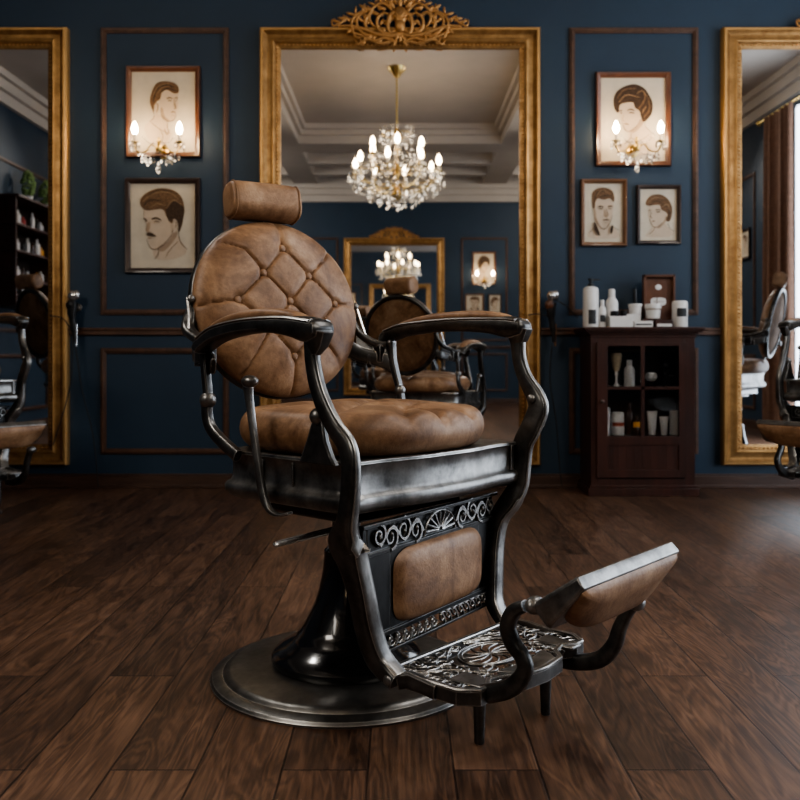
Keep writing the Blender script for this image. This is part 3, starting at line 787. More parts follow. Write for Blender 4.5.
# window in the right wall
w = thing('window_1', None, None, (XR, (WY0+WY1)/2, WZ0)); w['kind'] = 'structure'
hw, hh = (WY1-WY0)/2, WZ1-WZ0
b = MB()
for y in (-hw, -hw/3, hw/3, hw): b.b2(.03, .09, y-.03, y+.03, 0, hh)
for z in (0, hh*.5, hh): b.b2(.03, .09, -hw, hw, z-.03, z+.03)
b.build('window_frame', M['plaster'], w)
b = MB().b2(.055, .06, -hw, hw, 0, hh); b.build('pane', M['glass'], w)
def curtain(name, label, cat, x, y0, y1, z0, z1, folds, amp, m, ny=90):
    b = MB(); vs = []; fs = []
    for i in range(ny+1):
        y = y0+(y1-y0)*i/ny; xx = amp*math.sin(i/ny*folds*2*PI)+amp*.3*math.sin(i/ny*folds*4.3*PI+1)
        vs += [(x+xx*.8, y, z1), (x+xx, y+.01*math.sin(i), (z0+z1)/2), (x+xx*1.15, y, z0)]
    for i in range(ny):
        for k in range(2): a = i*3+k; fs.append((a, a+1, a+4, a+3))
    b.add(vs, fs); o = b.build(name, m, None, 80)
    return tag(o, label, cat)
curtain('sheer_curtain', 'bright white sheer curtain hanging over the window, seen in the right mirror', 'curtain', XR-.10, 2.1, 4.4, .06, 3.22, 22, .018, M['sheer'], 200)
curtain('drape', 'brown gathered drape beside the bright window, seen in the right mirror', 'curtain', XR-.17, 1.55, 2.2, .05, 3.25, 6, .04, M['curtain'])
curtain('drape', 'brown gathered drape on the far side of the window near the right mirror wall', 'curtain', XR-.17, 4.3, 4.85, .05, 3.25, 5, .04, M['curtain'])
b = MB(); b.sweep([(XR-.14, 1.35, 3.27), (XR-.14, 4.9, 3.27)], .014, (0, 0, 1), 12); b.ball((XR-.14, 1.33, 3.27), .03); b.ball((XR-.14, 4.92, 3.27), .03)
for y in (1.4, 4.8): b.b2(XR-.14, XR, y-.01, y+.01, 3.26, 3.28)
tag(b.build('curtain_rod', M['brass'], None), 'brass curtain rod above the right-hand window', 'curtain rod')

# ------------------------------------------------------------------ gilt mirrors
def make_mirror(label):
    W2, Z0_, Z1_ = wx(540, D-.03), wz(465, D-.03), wz(28, D-.03)
    t = thing('wall_mirror', label, 'mirror', (0, D, 0))
    prof = [(0, 0), (0, .045), (.008, .058), (.022, .06), (.03, .05), (.045, .04), (.062, .043), (.082, .056), (.092, .05), (.096, .036), (.112, .03), (.122, .026), (.126, .012)]
    b = MB(); vs = []; n = len(prof)
    for sx, sz in ((-1, 0), (1, 0), (1, 1), (-1, 1)):
        for o, d_ in prof: vs.append((sx*(W2-o), -d_, (Z1_-o) if sz else (Z0_+o)))
    fs = [(c*n+i, c*n+i+1, ((c+1) % 4)*n+i+1, ((c+1) % 4)*n+i) for c in range(4) for i in range(n-1)]
    b.add(vs, fs); fr = b.build('mirror_frame', M['gold'], t, 25)
    b = MB(); k = .104; ic = [(1, 0, 0), (-1, 0, 0), (0, 1, 0), (0, -1, 0), (0, 0, 1), (0, 0, -1)]
    def bead(x, z):
        r = .0085; b.add([(x+r*p[0], -.036+r*p[1], z+r*p[2]*.8) for p in ic], [(0, 2, 4), (2, 1, 4), (1, 3, 4), (3, 0, 4), (2, 0, 5), (1, 2, 5), (3, 1, 5), (0, 3, 5)])
    z = Z0_+k
    nn = int((Z1_-Z0_-2*k)/.0245)
    for i in range(nn+1):
        z = Z0_+k+(Z1_-Z0_-2*k)*i/nn; bead(-W2+k, z); bead(W2-k, z)
    nn = int((2*W2-2*k)/.0245)
    for i in range(1, nn): x = -W2+k+(2*W2-2*k)*i/nn; bead(x, Z0_+k); bead(x, Z1_-k)
    b.build('beading', M['gold_orn'], fr, 0)
    b = MB(); b.add([(-W2+.12, -.014, Z0_+.12), (W2-.12, -.014, Z0_+.12), (W2-.12, -.014, Z1_-.12), (-W2+.12, -.014, Z1_-.12)], [(0, 1, 2, 3)])
    b.build('mirror_glass', M['mirror'], t, 0)
    # crest: carved scrolls and leaves
    b = MB(); zt = Z1_
    def cf(x, z, o=0): return Vector((x, -.055-o, zt+z))
    def rope(pts, r0, r1, sgn):
        P = spline(pts, 5); N = len(P)
        b.sweep([cf(sgn*x, z, .012*math.sin(PI*i/N)) for i, (x, z) in enumerate(P)], [max(.003, r0+(r1-r0)*i/N) for i in range(N)], None, 8)
    def leaf(x, z, l, a, sgn, wd=.3):
        a = a if sgn > 0 else PI-a
        d_ = Vector((math.cos(a), 0, math.sin(a)))
        R = Matrix.Rotation(-a, 3, 'Y'); b.ball(cf(sgn*x, z, .008)+d_*l*.5, l*.5, 8, (1, .35, wd), R)
    for sg in (-1, 1):
        rope([(.02, -.02), (.075, -.045), (.13, -.02), (.135, .045), (.09, .075), (.055, .045), (.075, .01), (.1, .022)], .014, .006, sg)
        rope([(.05, .1), (.10, .135), (.16, .11), (.185, .05), (.16, .0), (.12, .0)], .013, .007, sg)
        rope([(.13, -.06), (.2, -.055), (.255, -.01), (.255, .05), (.215, .07), (.195, .035), (.22, .01)], .013, .005, sg)
        rope([(.19, .09), (.25, .075), (.29, .02), (.27, -.06), (.235, -.07)], .011, .006, sg)
        rope([(.27, .03), (.32, .045), (.36, .015), (.40, .0), (.41, .03), (.395, .04)], .010, .005, sg)
        rope([(.05, -.09), (.12, -.105), (.2, -.085), (.25, -.11), (.27, -.085)], .012, .005, sg)
        rope([(.03, .07), (.06, .11), (.05, .15), (.02, .13)], .010, .005, sg)
        for x, z, l, a in ((.02, .13, .07, 1.2), (.05, .14, .05, .7), (.1, .13, .06, .9), (.14, .12, .06, .4), (.19, .09, .07, .6), (.23, .08, .06, 1.9), (.26, .06, .07, .3),
                           (.27, .07, .05, 1.7), (.31, .04, .07, .1), (.35, .02, .06, .2), (.17, .03, .06, -.5), (.14, -.05, .06, -1), (.06, -.06, .05, -1.3), (.1, -.07, .06, -.9),
                           (.2, -.05, .07, -1.2), (.24, -.07, .05, -1.8), (.02, -.08, .05, -1.1), (.06, .02, .06, .2), (.16, -.06, .07, -.4), (.29, -.01, .05, -.9), (.11, .05, .05, 1.9), (.21, .03, .05, 1.4), (.38, .01, .04, 1.2)):
            leaf(x, z, l, a, sg)
    for sg in (-1, 1):
        rope([(.0, .1), (.06, .06), (.07, -.02), (.03, -.07)], .016, .01, sg); rope([(.12, .06), (.17, .08), (.21, .02), (.18, -.04), (.12, -.06)], .014, .008, sg)
        rope([(.02, -.10), (.09, -.075), (.16, -.09), (.23, -.06), (.3, -.03)], .016, .008, sg); rope([(.07, .14), (.11, .165), (.15, .145)], .011, .006, sg)
        rope([(.0, -.045), (.06, -.06), (.14, -.05), (.22, -.02), (.30, .0), (.37, .0)], .018, .009, sg)
        for x, z, l, a in ((.03, .1, .08, .9), (.08, .1, .06, .2), (.12, .09, .05, 1.2), (.16, .07, .07, .9), (.18, .02, .06, .2), (.22, .02, .06, .8), (.25, -.02, .06, .3), (.3, .02, .05, 1), (.12, .0, .05, 2), (.08, -.02, .06, -.4), (.16, -.03, .05, -.9), (.21, -.06, .05, .2), (.33, .02, .05, 1.4), (.04, .03, .06, 1)):
            leaf(x, z, l, a, sg, .4)
    b.ball(cf(0, .06, .01), .045, 14, (.95, .5, 1.35)); b.ball(cf(0, 0, .015), .04, 12, (.8, .5, 1.1)); b.ball(cf(0, .15, .01), .02, 10, (.8, .6, 2.2))
    for a in (-.9, -.45, 0, .45, .9): b.ball(cf(.035*math.sin(a), .03+.03*math.cos(a), .022), .011, 8, (.6, 1, 2.4), Matrix.Rotation(a, 3, 'Y'))
    for a in (-.6, 0, .6): b.ball(cf(.03*math.sin(a), -.06-.012*math.cos(a), .01), .018, 8, (.6, .6, 1.7), Matrix.Rotation(-a, 3, 'Y'))
    b.build('crest', M['gold_orn'], t, 60)
    return t
mc = make_mirror('large gold framed mirror with carved crest in the middle of the navy wall')
def mir(x, y, rz, label):
    c = copy_tree(mc); c.location = (x, y, 0); c.rotation_euler = (0, 0, rz); c['label'] = label; return c
mir(wx(862, D-.03), D, 0, 'gold framed mirror at the right edge, reflecting brown drape and bright window')
mir(wx(-72, D-.03), D, 0, 'gold framed mirror at the left edge, reflecting bottle shelves')
mir(-.1, YB, PI, 'gold framed mirror on the opposite wall, seen reflected inside the centre mirror')

# ------------------------------------------------------------------ framed portraits (generic drawn heads)
def drawing(b, W_, H_, y0, shapes, ny):
    """shapes: (material index, closed?, points 0..1, width)"""
    for k, (mi, kind, pts, wd) in enumerate(shapes):
        yy = y0+ny*(.0006*(k+1))
        T = lambda x, z: ((x-.5)*W_, yy, (z-.5)*H_)
        if kind == 'fill':
            P = cspline(pts, 6); b.add([T(x, z) for x, z in P], [tuple(range(len(P)))], mi)
        else:
            P = spline(pts, 5); L_ = []; R_ = []
            for i in range(len(P)):
                a, c = P[max(i-1, 0)], P[min(i+1, len(P)-1)]; dx, dz = c[0]-a[0], (c[1]-a[1])*H_/W_; l = math.hypot(dx, dz) or 1
                w_ = wd*(math.sin(PI*min(1, (i+.6)/len(P)))**.5)
                L_.append(T(P[i][0]-dz/l*w_, P[i][1]+dx/l*w_*W_/H_)); R_.append(T(P[i][0]+dz/l*w_, P[i][1]-dx/l*w_*W_/H_))
            n = len(P); b.add(L_+R_, [(i, i+1, n+i+1, n+i) for i in range(n-1)], mi)
INK = ['paper', 'ink_skin', 'ink_shade', 'ink_line', 'ink_hair', 'ink_hair_mid', 'ink_hair_light']
fl = lambda pts, mi: (mi, 'fill', pts, 0)
ln = lambda pts, w=.005, mi=3: (mi, 'line', pts, w)
def head_a():     # young man in three-quarter view to the right, short swept hair
    return [fl([(.30, .40), (.40, .47), (.56, .42), (.57, .3), (.62, .22), (.5, .1), (.3, .14), (.2, .3)], 1),
        fl([(.43, .74), (.45, .52), (.47, .43), (.55, .39), (.62, .385), (.68, .42), (.70, .5), (.73, .56), (.725, .66), (.72, .74), (.6, .8)], 1),
        fl([(.45, .55), (.47, .43), (.56, .385), (.6, .39), (.52, .45), (.49, .54)], 2), fl([(.66, .68), (.69, .6), (.70, .545), (.67, .55), (.655, .62)], 2),
        fl([(.36, .58), (.40, .63), (.43, .58), (.42, .5), (.38, .47)], 1), ln([(.37, .6), (.41, .6), (.41, .53), (.385, .5)]),
        fl([(.31, .72), (.29, .62), (.33, .52), (.35, .48), (.36, .58), (.40, .63), (.45, .66), (.48, .75), (.56, .77), (.66, .73), (.735, .74), (.73, .81), (.66, .86), (.5, .875), (.38, .84)], 5),
        ln([(.34, .62), (.38, .76), (.5, .83), (.68, .8)], .016, 4), ln([(.47, .74), (.56, .79), (.7, .755)], .012, 4), ln([(.33, .68), (.42, .81), (.6, .855)], .009, 6), ln([(.4, .7), (.47, .79), (.6, .82)], .008, 6),
        ln([(.55, .66), (.6, .675), (.64, .655)], .009, 4), ln([(.68, .665), (.71, .675), (.725, .655)], .008, 4),
        ln([(.57, .63), (.6, .64), (.63, .625)], .008), ln([(.69, .635), (.71, .64)], .007), ln([(.67, .6), (.70, .545), (.66, .535)], .005), ln([(.62, .49), (.66, .5), (.69, .485)], .008, 5), ln([(.63, .455), (.67, .455)], .005, 2),
        ln([(.47, .46), (.55, .39), (.62, .383), (.68, .41), (.70, .47)], .005), ln([(.36, .48), (.35, .42), (.28, .38)], .004), ln([(.3, .38), (.42, .3), (.55, .24)], .004), ln([(.57, .39), (.57, .3), (.6, .22)], .004), ln([(.45, .28), (.5, .2), (.47, .12)], .004, 5), ln([(.52, .29), (.56, .22), (.6, .28)], .006, 5)]
def head_b():     # man with moustache turned to the left, side parting
    return [fl([(.35, .25), (.43, .3), (.64, .48), (.74, .36), (.86, .22), (.8, .15), (.6, .1), (.38, .12)], 1),
        fl([(.24, .72), (.21, .6), (.25, .5), (.26, .4), (.29, .27), (.36, .22), (.48, .26), (.58, .33), (.66, .42), (.68, .55), (.62, .68), (.52, .74)], 1),
        fl([(.44, .26), (.58, .32), (.68, .44), (.72, .4), (.62, .28), (.5, .2), (.42, .22)], 2), fl([(.25, .52), (.245, .44), (.29, .45), (.3, .54)], 2),
        fl([(.15, .76), (.17, .83), (.28, .9), (.45, .94), (.65, .92), (.78, .84), (.83, .7), (.81, .58), (.79, .5), (.74, .42), (.73, .52), (.68, .57), (.63, .53), (.56, .6), (.5, .69), (.38, .69), (.28, .68), (.2, .7)], 5),
        fl([(.55, .72), (.62, .78), (.74, .79), (.82, .7), (.8, .56), (.74, .43), (.73, .53), (.66, .58), (.6, .55), (.56, .62)], 4),
        ln([(.19, .78), (.35, .88), (.6, .89), (.75, .8)], .012, 6), ln([(.55, .7), (.66, .8), (.8, .74)], .012, 6), ln([(.2, .73), (.3, .8), (.48, .79)], .011, 4), ln([(.3, .71), (.42, .76), (.54, .73)], .01, 6), ln([(.25, .84), (.45, .92), (.68, .88)], .008, 4),
        fl([(.66, .57), (.71, .56), (.73, .5), (.69, .42), (.66, .44)], 1), ln([(.68, .55), (.71, .53), (.69, .47)], .006),
        ln([(.33, .575), (.4, .59), (.48, .56)], .013, 4), ln([(.2, .59), (.24, .57), (.26, .55)], .012, 4), ln([(.37, .545), (.41, .55), (.45, .54)], .008), ln([(.23, .545), (.25, .55)], .007),
        ln([(.27, .53), (.245, .45), (.27, .43), (.31, .43)], .006, 2), fl([(.25, .395), (.28, .42), (.33, .415), (.4, .375), (.34, .375), (.29, .385)], 4), ln([(.28, .35), (.33, .355)], .007, 5),
        ln([(.26, .34), (.3, .25), (.38, .22), (.5, .27), (.62, .37), (.66, .46)], .006), ln([(.44, .24), (.43, .16), (.38, .11)], .006), ln([(.74, .42), (.78, .3), (.88, .22)], .006), ln([(.75, .32), (.62, .22), (.55, .13)], .005, 5), ln([(.22, .68), (.21, .6)], .004)]
def head_c():     # woman with a voluminous dark updo facing left
    return [fl([(.44, .38), (.6, .48), (.68, .42), (.8, .32), (.86, .15), (.5, .06), (.25, .16), (.42, .26)], 1),
        fl([(.3, .68), (.29, .56), (.33, .46), (.36, .38), (.44, .355), (.54, .42), (.62, .52), (.6, .66), (.45, .72)], 1), fl([(.46, .37), (.57, .43), (.63, .52), (.66, .46), (.58, .38), (.5, .34)], 2),
        fl([(.20, .72), (.24, .82), (.36, .89), (.52, .92), (.66, .88), (.74, .8), (.8, .7), (.79, .58), (.72, .5), (.66, .47), (.62, .53), (.6, .6), (.53, .64), (.5, .7), (.4, .7), (.3, .67), (.28, .58), (.22, .62)], 4),
        ln([(.26, .75), (.36, .85), (.55, .87)], .012, 5), ln([(.58, .62), (.68, .74), (.66, .84)], .014, 5), ln([(.66, .52), (.75, .62), (.73, .76)], .012, 5), ln([(.28, .7), (.4, .79), (.6, .76)], .010, 6), ln([(.55, .8), (.64, .84), (.72, .76)], .008, 6), ln([(.64, .58), (.7, .66)], .01, 6),
        ln([(.41, .605), (.46, .62), (.53, .6)], .009, 4), ln([(.29, .6), (.33, .605)], .008, 4), ln([(.43, .575), (.48, .58), (.52, .57)], .009), ln([(.3, .57), (.33, .575)], .007), ln([(.355, .56), (.33, .49), (.37, .48)], .005, 2), ln([(.36, .44), (.4, .445), (.43, .435)], .008, 5),
        ln([(.33, .46), (.37, .38), (.44, .355), (.55, .42), (.61, .5)], .005), ln([(.46, .35), (.46, .28), (.36, .2)], .004), ln([(.67, .47), (.7, .4), (.84, .3)], .004), ln([(.45, .28), (.6, .25), (.75, .32)], .003, 5)]
def head_d():     # man facing front, wavy hair, open dark collar
    return [fl([(.3, .3), (.36, .36), (.62, .36), (.68, .28), (.85, .2), (.85, .08), (.15, .08), (.14, .22)], 1), fl([(.26, .68), (.24, .5), (.28, .36), (.4, .25), (.54, .23), (.66, .34), (.73, .5), (.74, .68), (.5, .78)], 1),
        fl([(.24, .55), (.27, .38), (.4, .25), (.45, .25), (.34, .38), (.29, .55)], 2), fl([(.52, .56), (.6, .44), (.55, .42), (.5, .46)], 2),
        fl([(.2, .72), (.22, .84), (.35, .91), (.55, .92), (.72, .87), (.78, .77), (.76, .68), (.66, .74), (.5, .72), (.36, .74), (.29, .68), (.27, .58), (.22, .58)], 5), ln([(.26, .68), (.34, .84), (.6, .87)], .016, 4), ln([(.38, .76), (.55, .79), (.72, .78)], .014, 4), ln([(.3, .78), (.45, .88), (.65, .83)], .01, 6),
        ln([(.35, .595), (.43, .61), (.5, .59)], .016, 4), ln([(.6, .6), (.68, .61), (.73, .595)], .015, 4), ln([(.38, .565), (.43, .57), (.48, .56)], .012), ln([(.62, .565), (.66, .57), (.7, .56)], .011), ln([(.56, .56), (.61, .46), (.54, .45)], .008, 5), ln([(.48, .375), (.57, .385), (.64, .375)], .014, 4), ln([(.5, .335), (.6, .335)], .009, 2),
        ln([(.27, .42), (.38, .27), (.53, .23), (.66, .34), (.72, .46)], .008), fl([(.24, .34), (.3, .3), (.4, .14), (.36, .12), (.25, .22)], 4), fl([(.72, .3), (.74, .24), (.7, .14), (.66, .2)], 4), ln([(.12, .16), (.24, .24)], .006), ln([(.74, .26), (.9, .2)], .006)]
def head_e():     # woman with short wavy hair turned to the left
    return [fl([(.34, .26), (.5, .34), (.66, .36), (.74, .28), (.9, .18), (.8, .08), (.2, .08), (.2, .16)], 1), fl([(.26, .68), (.22, .52), (.26, .4), (.34, .28), (.48, .27), (.62, .36), (.72, .5), (.66, .68), (.45, .76)], 1), fl([(.46, .27), (.62, .36), (.7, .48), (.74, .42), (.64, .32), (.52, .24)], 2),
        fl([(.16, .7), (.2, .8), (.34, .88), (.55, .89), (.72, .83), (.84, .7), (.87, .55), (.82, .4), (.74, .37), (.7, .42), (.74, .5), (.68, .56), (.58, .6), (.54, .68), (.4, .69), (.26, .67)], 5), ln([(.22, .74), (.4, .83), (.65, .8)], .014, 6), ln([(.6, .64), (.74, .7), (.82, .55)], .014, 6), ln([(.76, .42), (.8, .5), (.78, .62)], .014, 4), ln([(.3, .72), (.45, .76), (.6, .71)], .01, 4),
        ln([(.42, .585), (.48, .6), (.56, .58)], .012, 4), ln([(.24, .585), (.3, .59)], .011, 4), ln([(.44, .55), (.5, .555), (.54, .545)], .012), ln([(.26, .55), (.3, .555)], .01), ln([(.31, .54), (.28, .45), (.34, .44)], .008, 5), ln([(.32, .375), (.4, .38)], .012, 5), ln([(.25, .42), (.33, .29), (.46, .26), (.62, .36)], .007), ln([(.4, .27), (.36, .2), (.22, .12)], .006), ln([(.74, .34), (.8, .24), (.92, .18)], .006)]
def portrait(px0, px1, py0, py1, label, head, fm, y=D, ny=-1, fw=.031, yd=.03):
    dd = D-.02
    x0, x1, z0, z1 = wx(px0, dd), wx(px1, dd), wz(py1, dd), wz(py0, dd); W_, H_ = x1-x0, z1-z0
    t = thing('framed_portrait', label, 'picture', ((x0+x1)/2, y, (z0+z1)/2), 0 if ny < 0 else PI)
    b = MB(); prof = [(0, 0), (0, yd*.8), (.004, yd), (.012, yd*.93), (fw-.004, yd*.6), (fw, yd*.55), (fw, .004)]; vs = []; n = len(prof)
    for sx, sz in ((-1, -1), (1, -1), (1, 1), (-1, 1)):
        for o, d_ in prof: vs.append((sx*(W_/2-o), -d_, sz*(H_/2-o)))
    b.add(vs, [(c*n+i, c*n+i+1, ((c+1) % 4)*n+i+1, ((c+1) % 4)*n+i) for c in range(4) for i in range(n-1)])
    b.build('picture_frame', M[fm], t, 25)
    b = MB(); w_, h_ = W_-2*fw+.004, H_-2*fw+.004
    b.add([(-w_/2, -.006, -h_/2), (w_/2, -.006, -h_/2), (w_/2, -.006, h_/2), (-w_/2, -.006, h_/2)], [(0, 1, 2, 3)], 0)
    drawing(b, w_, h_, -.0062, head(), -1)
    b.build('portrait_drawing', [M[k] for k in INK], t, 0)
    return t
portrait(126, 200, 66, 157, 'reddish wood framed drawing of a man facing right, behind the left sconce', head_a, 'frame_red')
portrait(125, 200, 178, 273, 'dark framed drawing of a moustached man facing left, below the left sconce', head_b, 'frame_dark')
portrait(596, 671, 72, 166, 'reddish framed drawing of a woman with dark updo, behind the right sconce', head_c, 'frame_red')
portrait(581, 627, 179, 246, 'small tan framed drawing of a man with open collar, lower left of the right trio', head_d, 'frame_tan', fw=.024)
portrait(637, 681, 185, 244, 'small dark framed drawing of a woman with short wavy hair, lower right of trio', head_e, 'frame_dark', fw=.022)
portrait(600, 666, 66, 158, 'framed portrait under lit sconce on the opposite wall, reflected in centre mirror', head_c, 'frame_red', YB, 1)
portrait(581, 633, 183, 240, 'small framed portrait of a man on the opposite wall, reflected in centre mirror', head_d, 'frame_tan', YB, 1, fw=.024)
portrait(645, 682, 183, 238, 'small framed portrait of a woman on the opposite wall, reflected in centre mirror', head_e, 'frame_dark', YB, 1, fw=.022)
pr = portrait(400, 450, 200, 258, 'small dark framed portrait on the right side wall, reflected in right mirror', head_a, 'frame_dark')
pr.location = (XR, .62, wz(245, 10.1)); pr.rotation_euler = (0, 0, -PI/2)

# ------------------------------------------------------------------ crystals, sconces, chandelier
def drop(b, c, r, l):
    """faceted teardrop crystal hanging from c"""
    x, y, z = c; n = 6; vs = [(x, y, z)]
    for rr, dz in ((r*.45, -l*.3), (r, -l*.68), (r*.6, -l*.9)):
        for i in range(n): a = 2*PI*i/n; vs.append((x+rr*math.cos(a), y+rr*math.sin(a), z+dz))
    vs.append((x, y, z-l)); fs = [(0, 1+i, 1+(i+1) % n) for i in range(n)]
    for j in range(2): fs += [(1+j*n+i, 1+j*n+(i+1) % n, 1+(j+1)*n+(i+1) % n, 1+(j+1)*n+i) for i in range(n)]
    fs += [(1+2*n+i, 1+2*n+(i+1) % n, 1+3*n) for i in range(n)]
    b.add(vs, fs)
def gem(b, c, r):
    x, y, z = c; b.add([(x+r, y, z), (x-r, y, z), (x, y+r, z), (x, y-r, z), (x, y, z+r*1.1), (x, y, z-r*1.1)], [(0, 2, 4), (2, 1, 4), (1, 3, 4), (3, 0, 4), (2, 0, 5), (1, 2, 5), (3, 1, 5), (0, 3, 5)])
def bulb_shape(b, c, s=1):
    b.lathe([(.007*s, 0), (.012*s, .008*s), (.0165*s, .022*s), (.0155*s, .036*s), (.009*s, .054*s), (.002*s, .066*s)], 14, Matrix.Translation(Vector(c)))
def make_sconce(label):
    t = thing('wall_sconce', label, 'wall lamp')
    b = MB(); b.lathe([(.04, 0), (.038, .012), (.02, .02), (.012, .05), (.004, .055)], 24, Matrix.Rotation(PI/2, 4, 'X'))
    b.sweep(spline([(0, -.03, 0), (0, -.09, -.02), (0, -.12, .03)], 5), .006, None, 8); b.ball((0, -.11, .0), .022, 12, (1, 1, 1.3)); b.ball((0, -.11, .045), .012, 10, (1, 1, 1.8))
    b.build('backplate', M['brass'], t)
    for sg in (-1, 1):
        P = spline([(0, -.11, -.01), (sg*.04, -.12, .02), (sg*.07, -.13, -.02), (sg*.11, -.14, -.03), (sg*.132, -.15, .0), (sg*.132, -.15, .025)], 5)
        b = MB(); b.sweep(P, .0045, None, 8); b.lathe([(.006, .02), (.022, .028), (.024, .033), (.008, .034)], 16, Matrix.Translation(Vector((sg*.132, -.15, 0))))
        a_ = b.build('candle_arm', M['brass'], t)
        b = MB(); b.lathe([(.0085, .033), (.0085, .075)], 12, Matrix.Translation(Vector((sg*.132, -.15, 0)))); b.build('candle_sleeve', M['candle'], a_)
        b = MB(); bulb_shape(b, (sg*.132, -.15, .076), 1.12); b.build('bulb', M['bulb_s'], a_)
    b = MB()
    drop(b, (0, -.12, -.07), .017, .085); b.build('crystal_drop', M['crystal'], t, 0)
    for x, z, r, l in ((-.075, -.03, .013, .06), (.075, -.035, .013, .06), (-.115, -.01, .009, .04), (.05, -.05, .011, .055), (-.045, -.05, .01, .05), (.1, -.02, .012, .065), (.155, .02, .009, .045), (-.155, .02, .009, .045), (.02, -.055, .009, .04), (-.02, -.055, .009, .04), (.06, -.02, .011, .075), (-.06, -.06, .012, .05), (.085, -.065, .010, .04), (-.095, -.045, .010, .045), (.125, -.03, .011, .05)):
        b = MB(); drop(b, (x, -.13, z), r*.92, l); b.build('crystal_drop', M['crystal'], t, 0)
    for sg in (-1, 1):
        b = MB()
        for i in range(9): gem(b, (sg*(.01+i*.013), -.14, -.03-.022*math.sin(PI*i/8)), .005); gem(b, (sg*(.02+i*.009), -.12, .035-.02*math.sin(PI*i/8)+.004*i), .005)
        b.build('bead_strand', M['crystal'], t, 0)
    for sg in (-1, 1):
        b = MB()
        for i in range(8): a = 2*PI*i/8; gem(b, (sg*.132+.026*math.cos(a), -.15+.026*math.sin(a), .022), .0055); drop(b, (sg*.132+.028*math.cos(a), -.15+.028*math.sin(a), .018), .005, .026)
        b.build('crystal_collar', M['crystal'], t, 0)
    return t
def sc_z(py): return wz(py, D-.15)
s1 = make_sconce('two-candle crystal wall sconce in front of the upper left portrait')
s1.location = (wx(157, D-.15), D, sc_z(147))
for x, y, z, rz, lb in ((wx(638.5, D-.15), D, sc_z(146), 0, 'two-candle crystal wall sconce in front of the right updo portrait'), (wx(633, D), YB, sc_z(141), PI, 'two-candle sconce on the opposite wall, seen only in the centre mirror')):
    c = copy_tree(s1); c.location = (x, y, z); c.rotation_euler = (0, 0, rz); c['label'] = lb
# chandelier
CH = Vector((-.035, 1.15, 0)); t = thing('chandelier', 'large crystal chandelier with lit candle bulbs reflected in the centre mirror', 'chandelier', tuple(CH))
b = MB(); b.lathe([(.002, 3.80), (.03, 3.81), (.05, 3.85), (.09, 3.885), (.1, 3.92)], 24); b.build('canopy', M['brass'], t)
b = MB(); b.sweep([(0, 0, 3.8), (0, 0, 3.28)], .006, (1, 0, 0), 8)
for i in range(13): b.ball((0, 0, 3.3+i*.04), .012, 8, (1, .6, 1.5))
b.build('chain', M['brass'], t)
b = MB(); b.lathe([(.01, 2.48), (.04, 2.5), (.06, 2.55), (.03, 2.6), (.02, 2.7), (.045, 2.76), (.02, 2.82), (.018, 2.95), (.04, 3.0), (.02, 3.05), (.012, 3.15), (.04, 3.18), (.05, 3.2), (.02, 3.24), (.008, 3.3)], 20)
b.build('stem', M['brass'], t)
for tier, (nA, R_, zc_, ph) in enumerate(((8, .46, 2.78, .2), (6, .30, 2.96, .5))):
    for i in range(nA):
        a = 2*PI*i/nA+ph; ca, sa = math.cos(a), math.sin(a)
        P = spline([(.02*ca, .02*sa, zc_-.12), (.4*R_*ca, .4*R_*sa, zc_-.18), (.8*R_*ca, .8*R_*sa, zc_-.14), (R_*ca, R_*sa, zc_-.04), (R_*ca, R_*sa, zc_)], 5)
        b = MB(); b.sweep(P, .006, None, 6); b.lathe([(.008, -.01), (.035, .0), (.037, .006), (.01, .008)], 12, Matrix.Translation(Vector((R_*ca, R_*sa, zc_))))
        am = b.build('candle_arm', M['brass'], t)
        b = MB(); b.lathe([(.012, 0), (.012, .07)], 10, Matrix.Translation(Vector((R_*ca, R_*sa, zc_)))); b.build('candle_sleeve', M['candle'], am)
        b = MB(); bulb_shape(b, (R_*ca, R_*sa, zc_+.07), 1.7); b.build('bulb', M['bulb'], am)
        b = MB()
        for k in range(6): q_ = 2*PI*k/6; drop(b, (R_*ca+.036*math.cos(q_), R_*sa+.036*math.sin(q_), zc_-.004), .009, .05)
        drop(b, (R_*ca, R_*sa, zc_-.05), .018, .09); b.build('crystal_drop', M['crystal'], am, 0)
random.seed(11)
for k, (R_, z_, n_, l_) in enumerate(((.18, 3.22, 14, .09), (.12, 3.12, 10, .07), (.50, 2.72, 28, .08), (.42, 2.64, 26, .09), (.32, 2.57, 22, .09), (.2, 2.52, 16, .1), (.09, 2.48, 8, .09), (.38, 2.82, 20, .07), (.24, 2.9, 16, .07))):
    b = MB()
    for i in range(n_):
        a = 2*PI*(i+random.random()*.5)/n_; r_ = R_*(1+random.uniform(-.05, .05)); drop(b, (r_*math.cos(a), r_*math.sin(a), z_+random.uniform(-.03, .03)), .0125, l_)
        for q_ in range(2): gem(b, (r_*math.cos(a+.1*q_), r_*math.sin(a+.1*q_), z_+.02+.02*q_), .011)
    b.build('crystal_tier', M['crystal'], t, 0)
b = MB()
for i in range(12):
    a = 2*PI*i/12
    for k in range(14):
        u = k/13; r_ = .13+.35*u; z_ = 3.16-.32*u-.10*math.sin(PI*u)*1.2; gem(b, (r_*math.cos(a), r_*math.sin(a), z_), .010)
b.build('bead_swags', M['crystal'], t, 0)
b = MB()
for R_, z_ in ((.16, 3.2), (.48, 2.75), (.31, 2.6)): b.sweep([(R_*math.cos(2*PI*i/40), R_*math.sin(2*PI*i/40), z_) for i in range(40)], .005, (0, 0, 1), 6, 2, True)
b.build('crystal_ring', M['brass'], t)

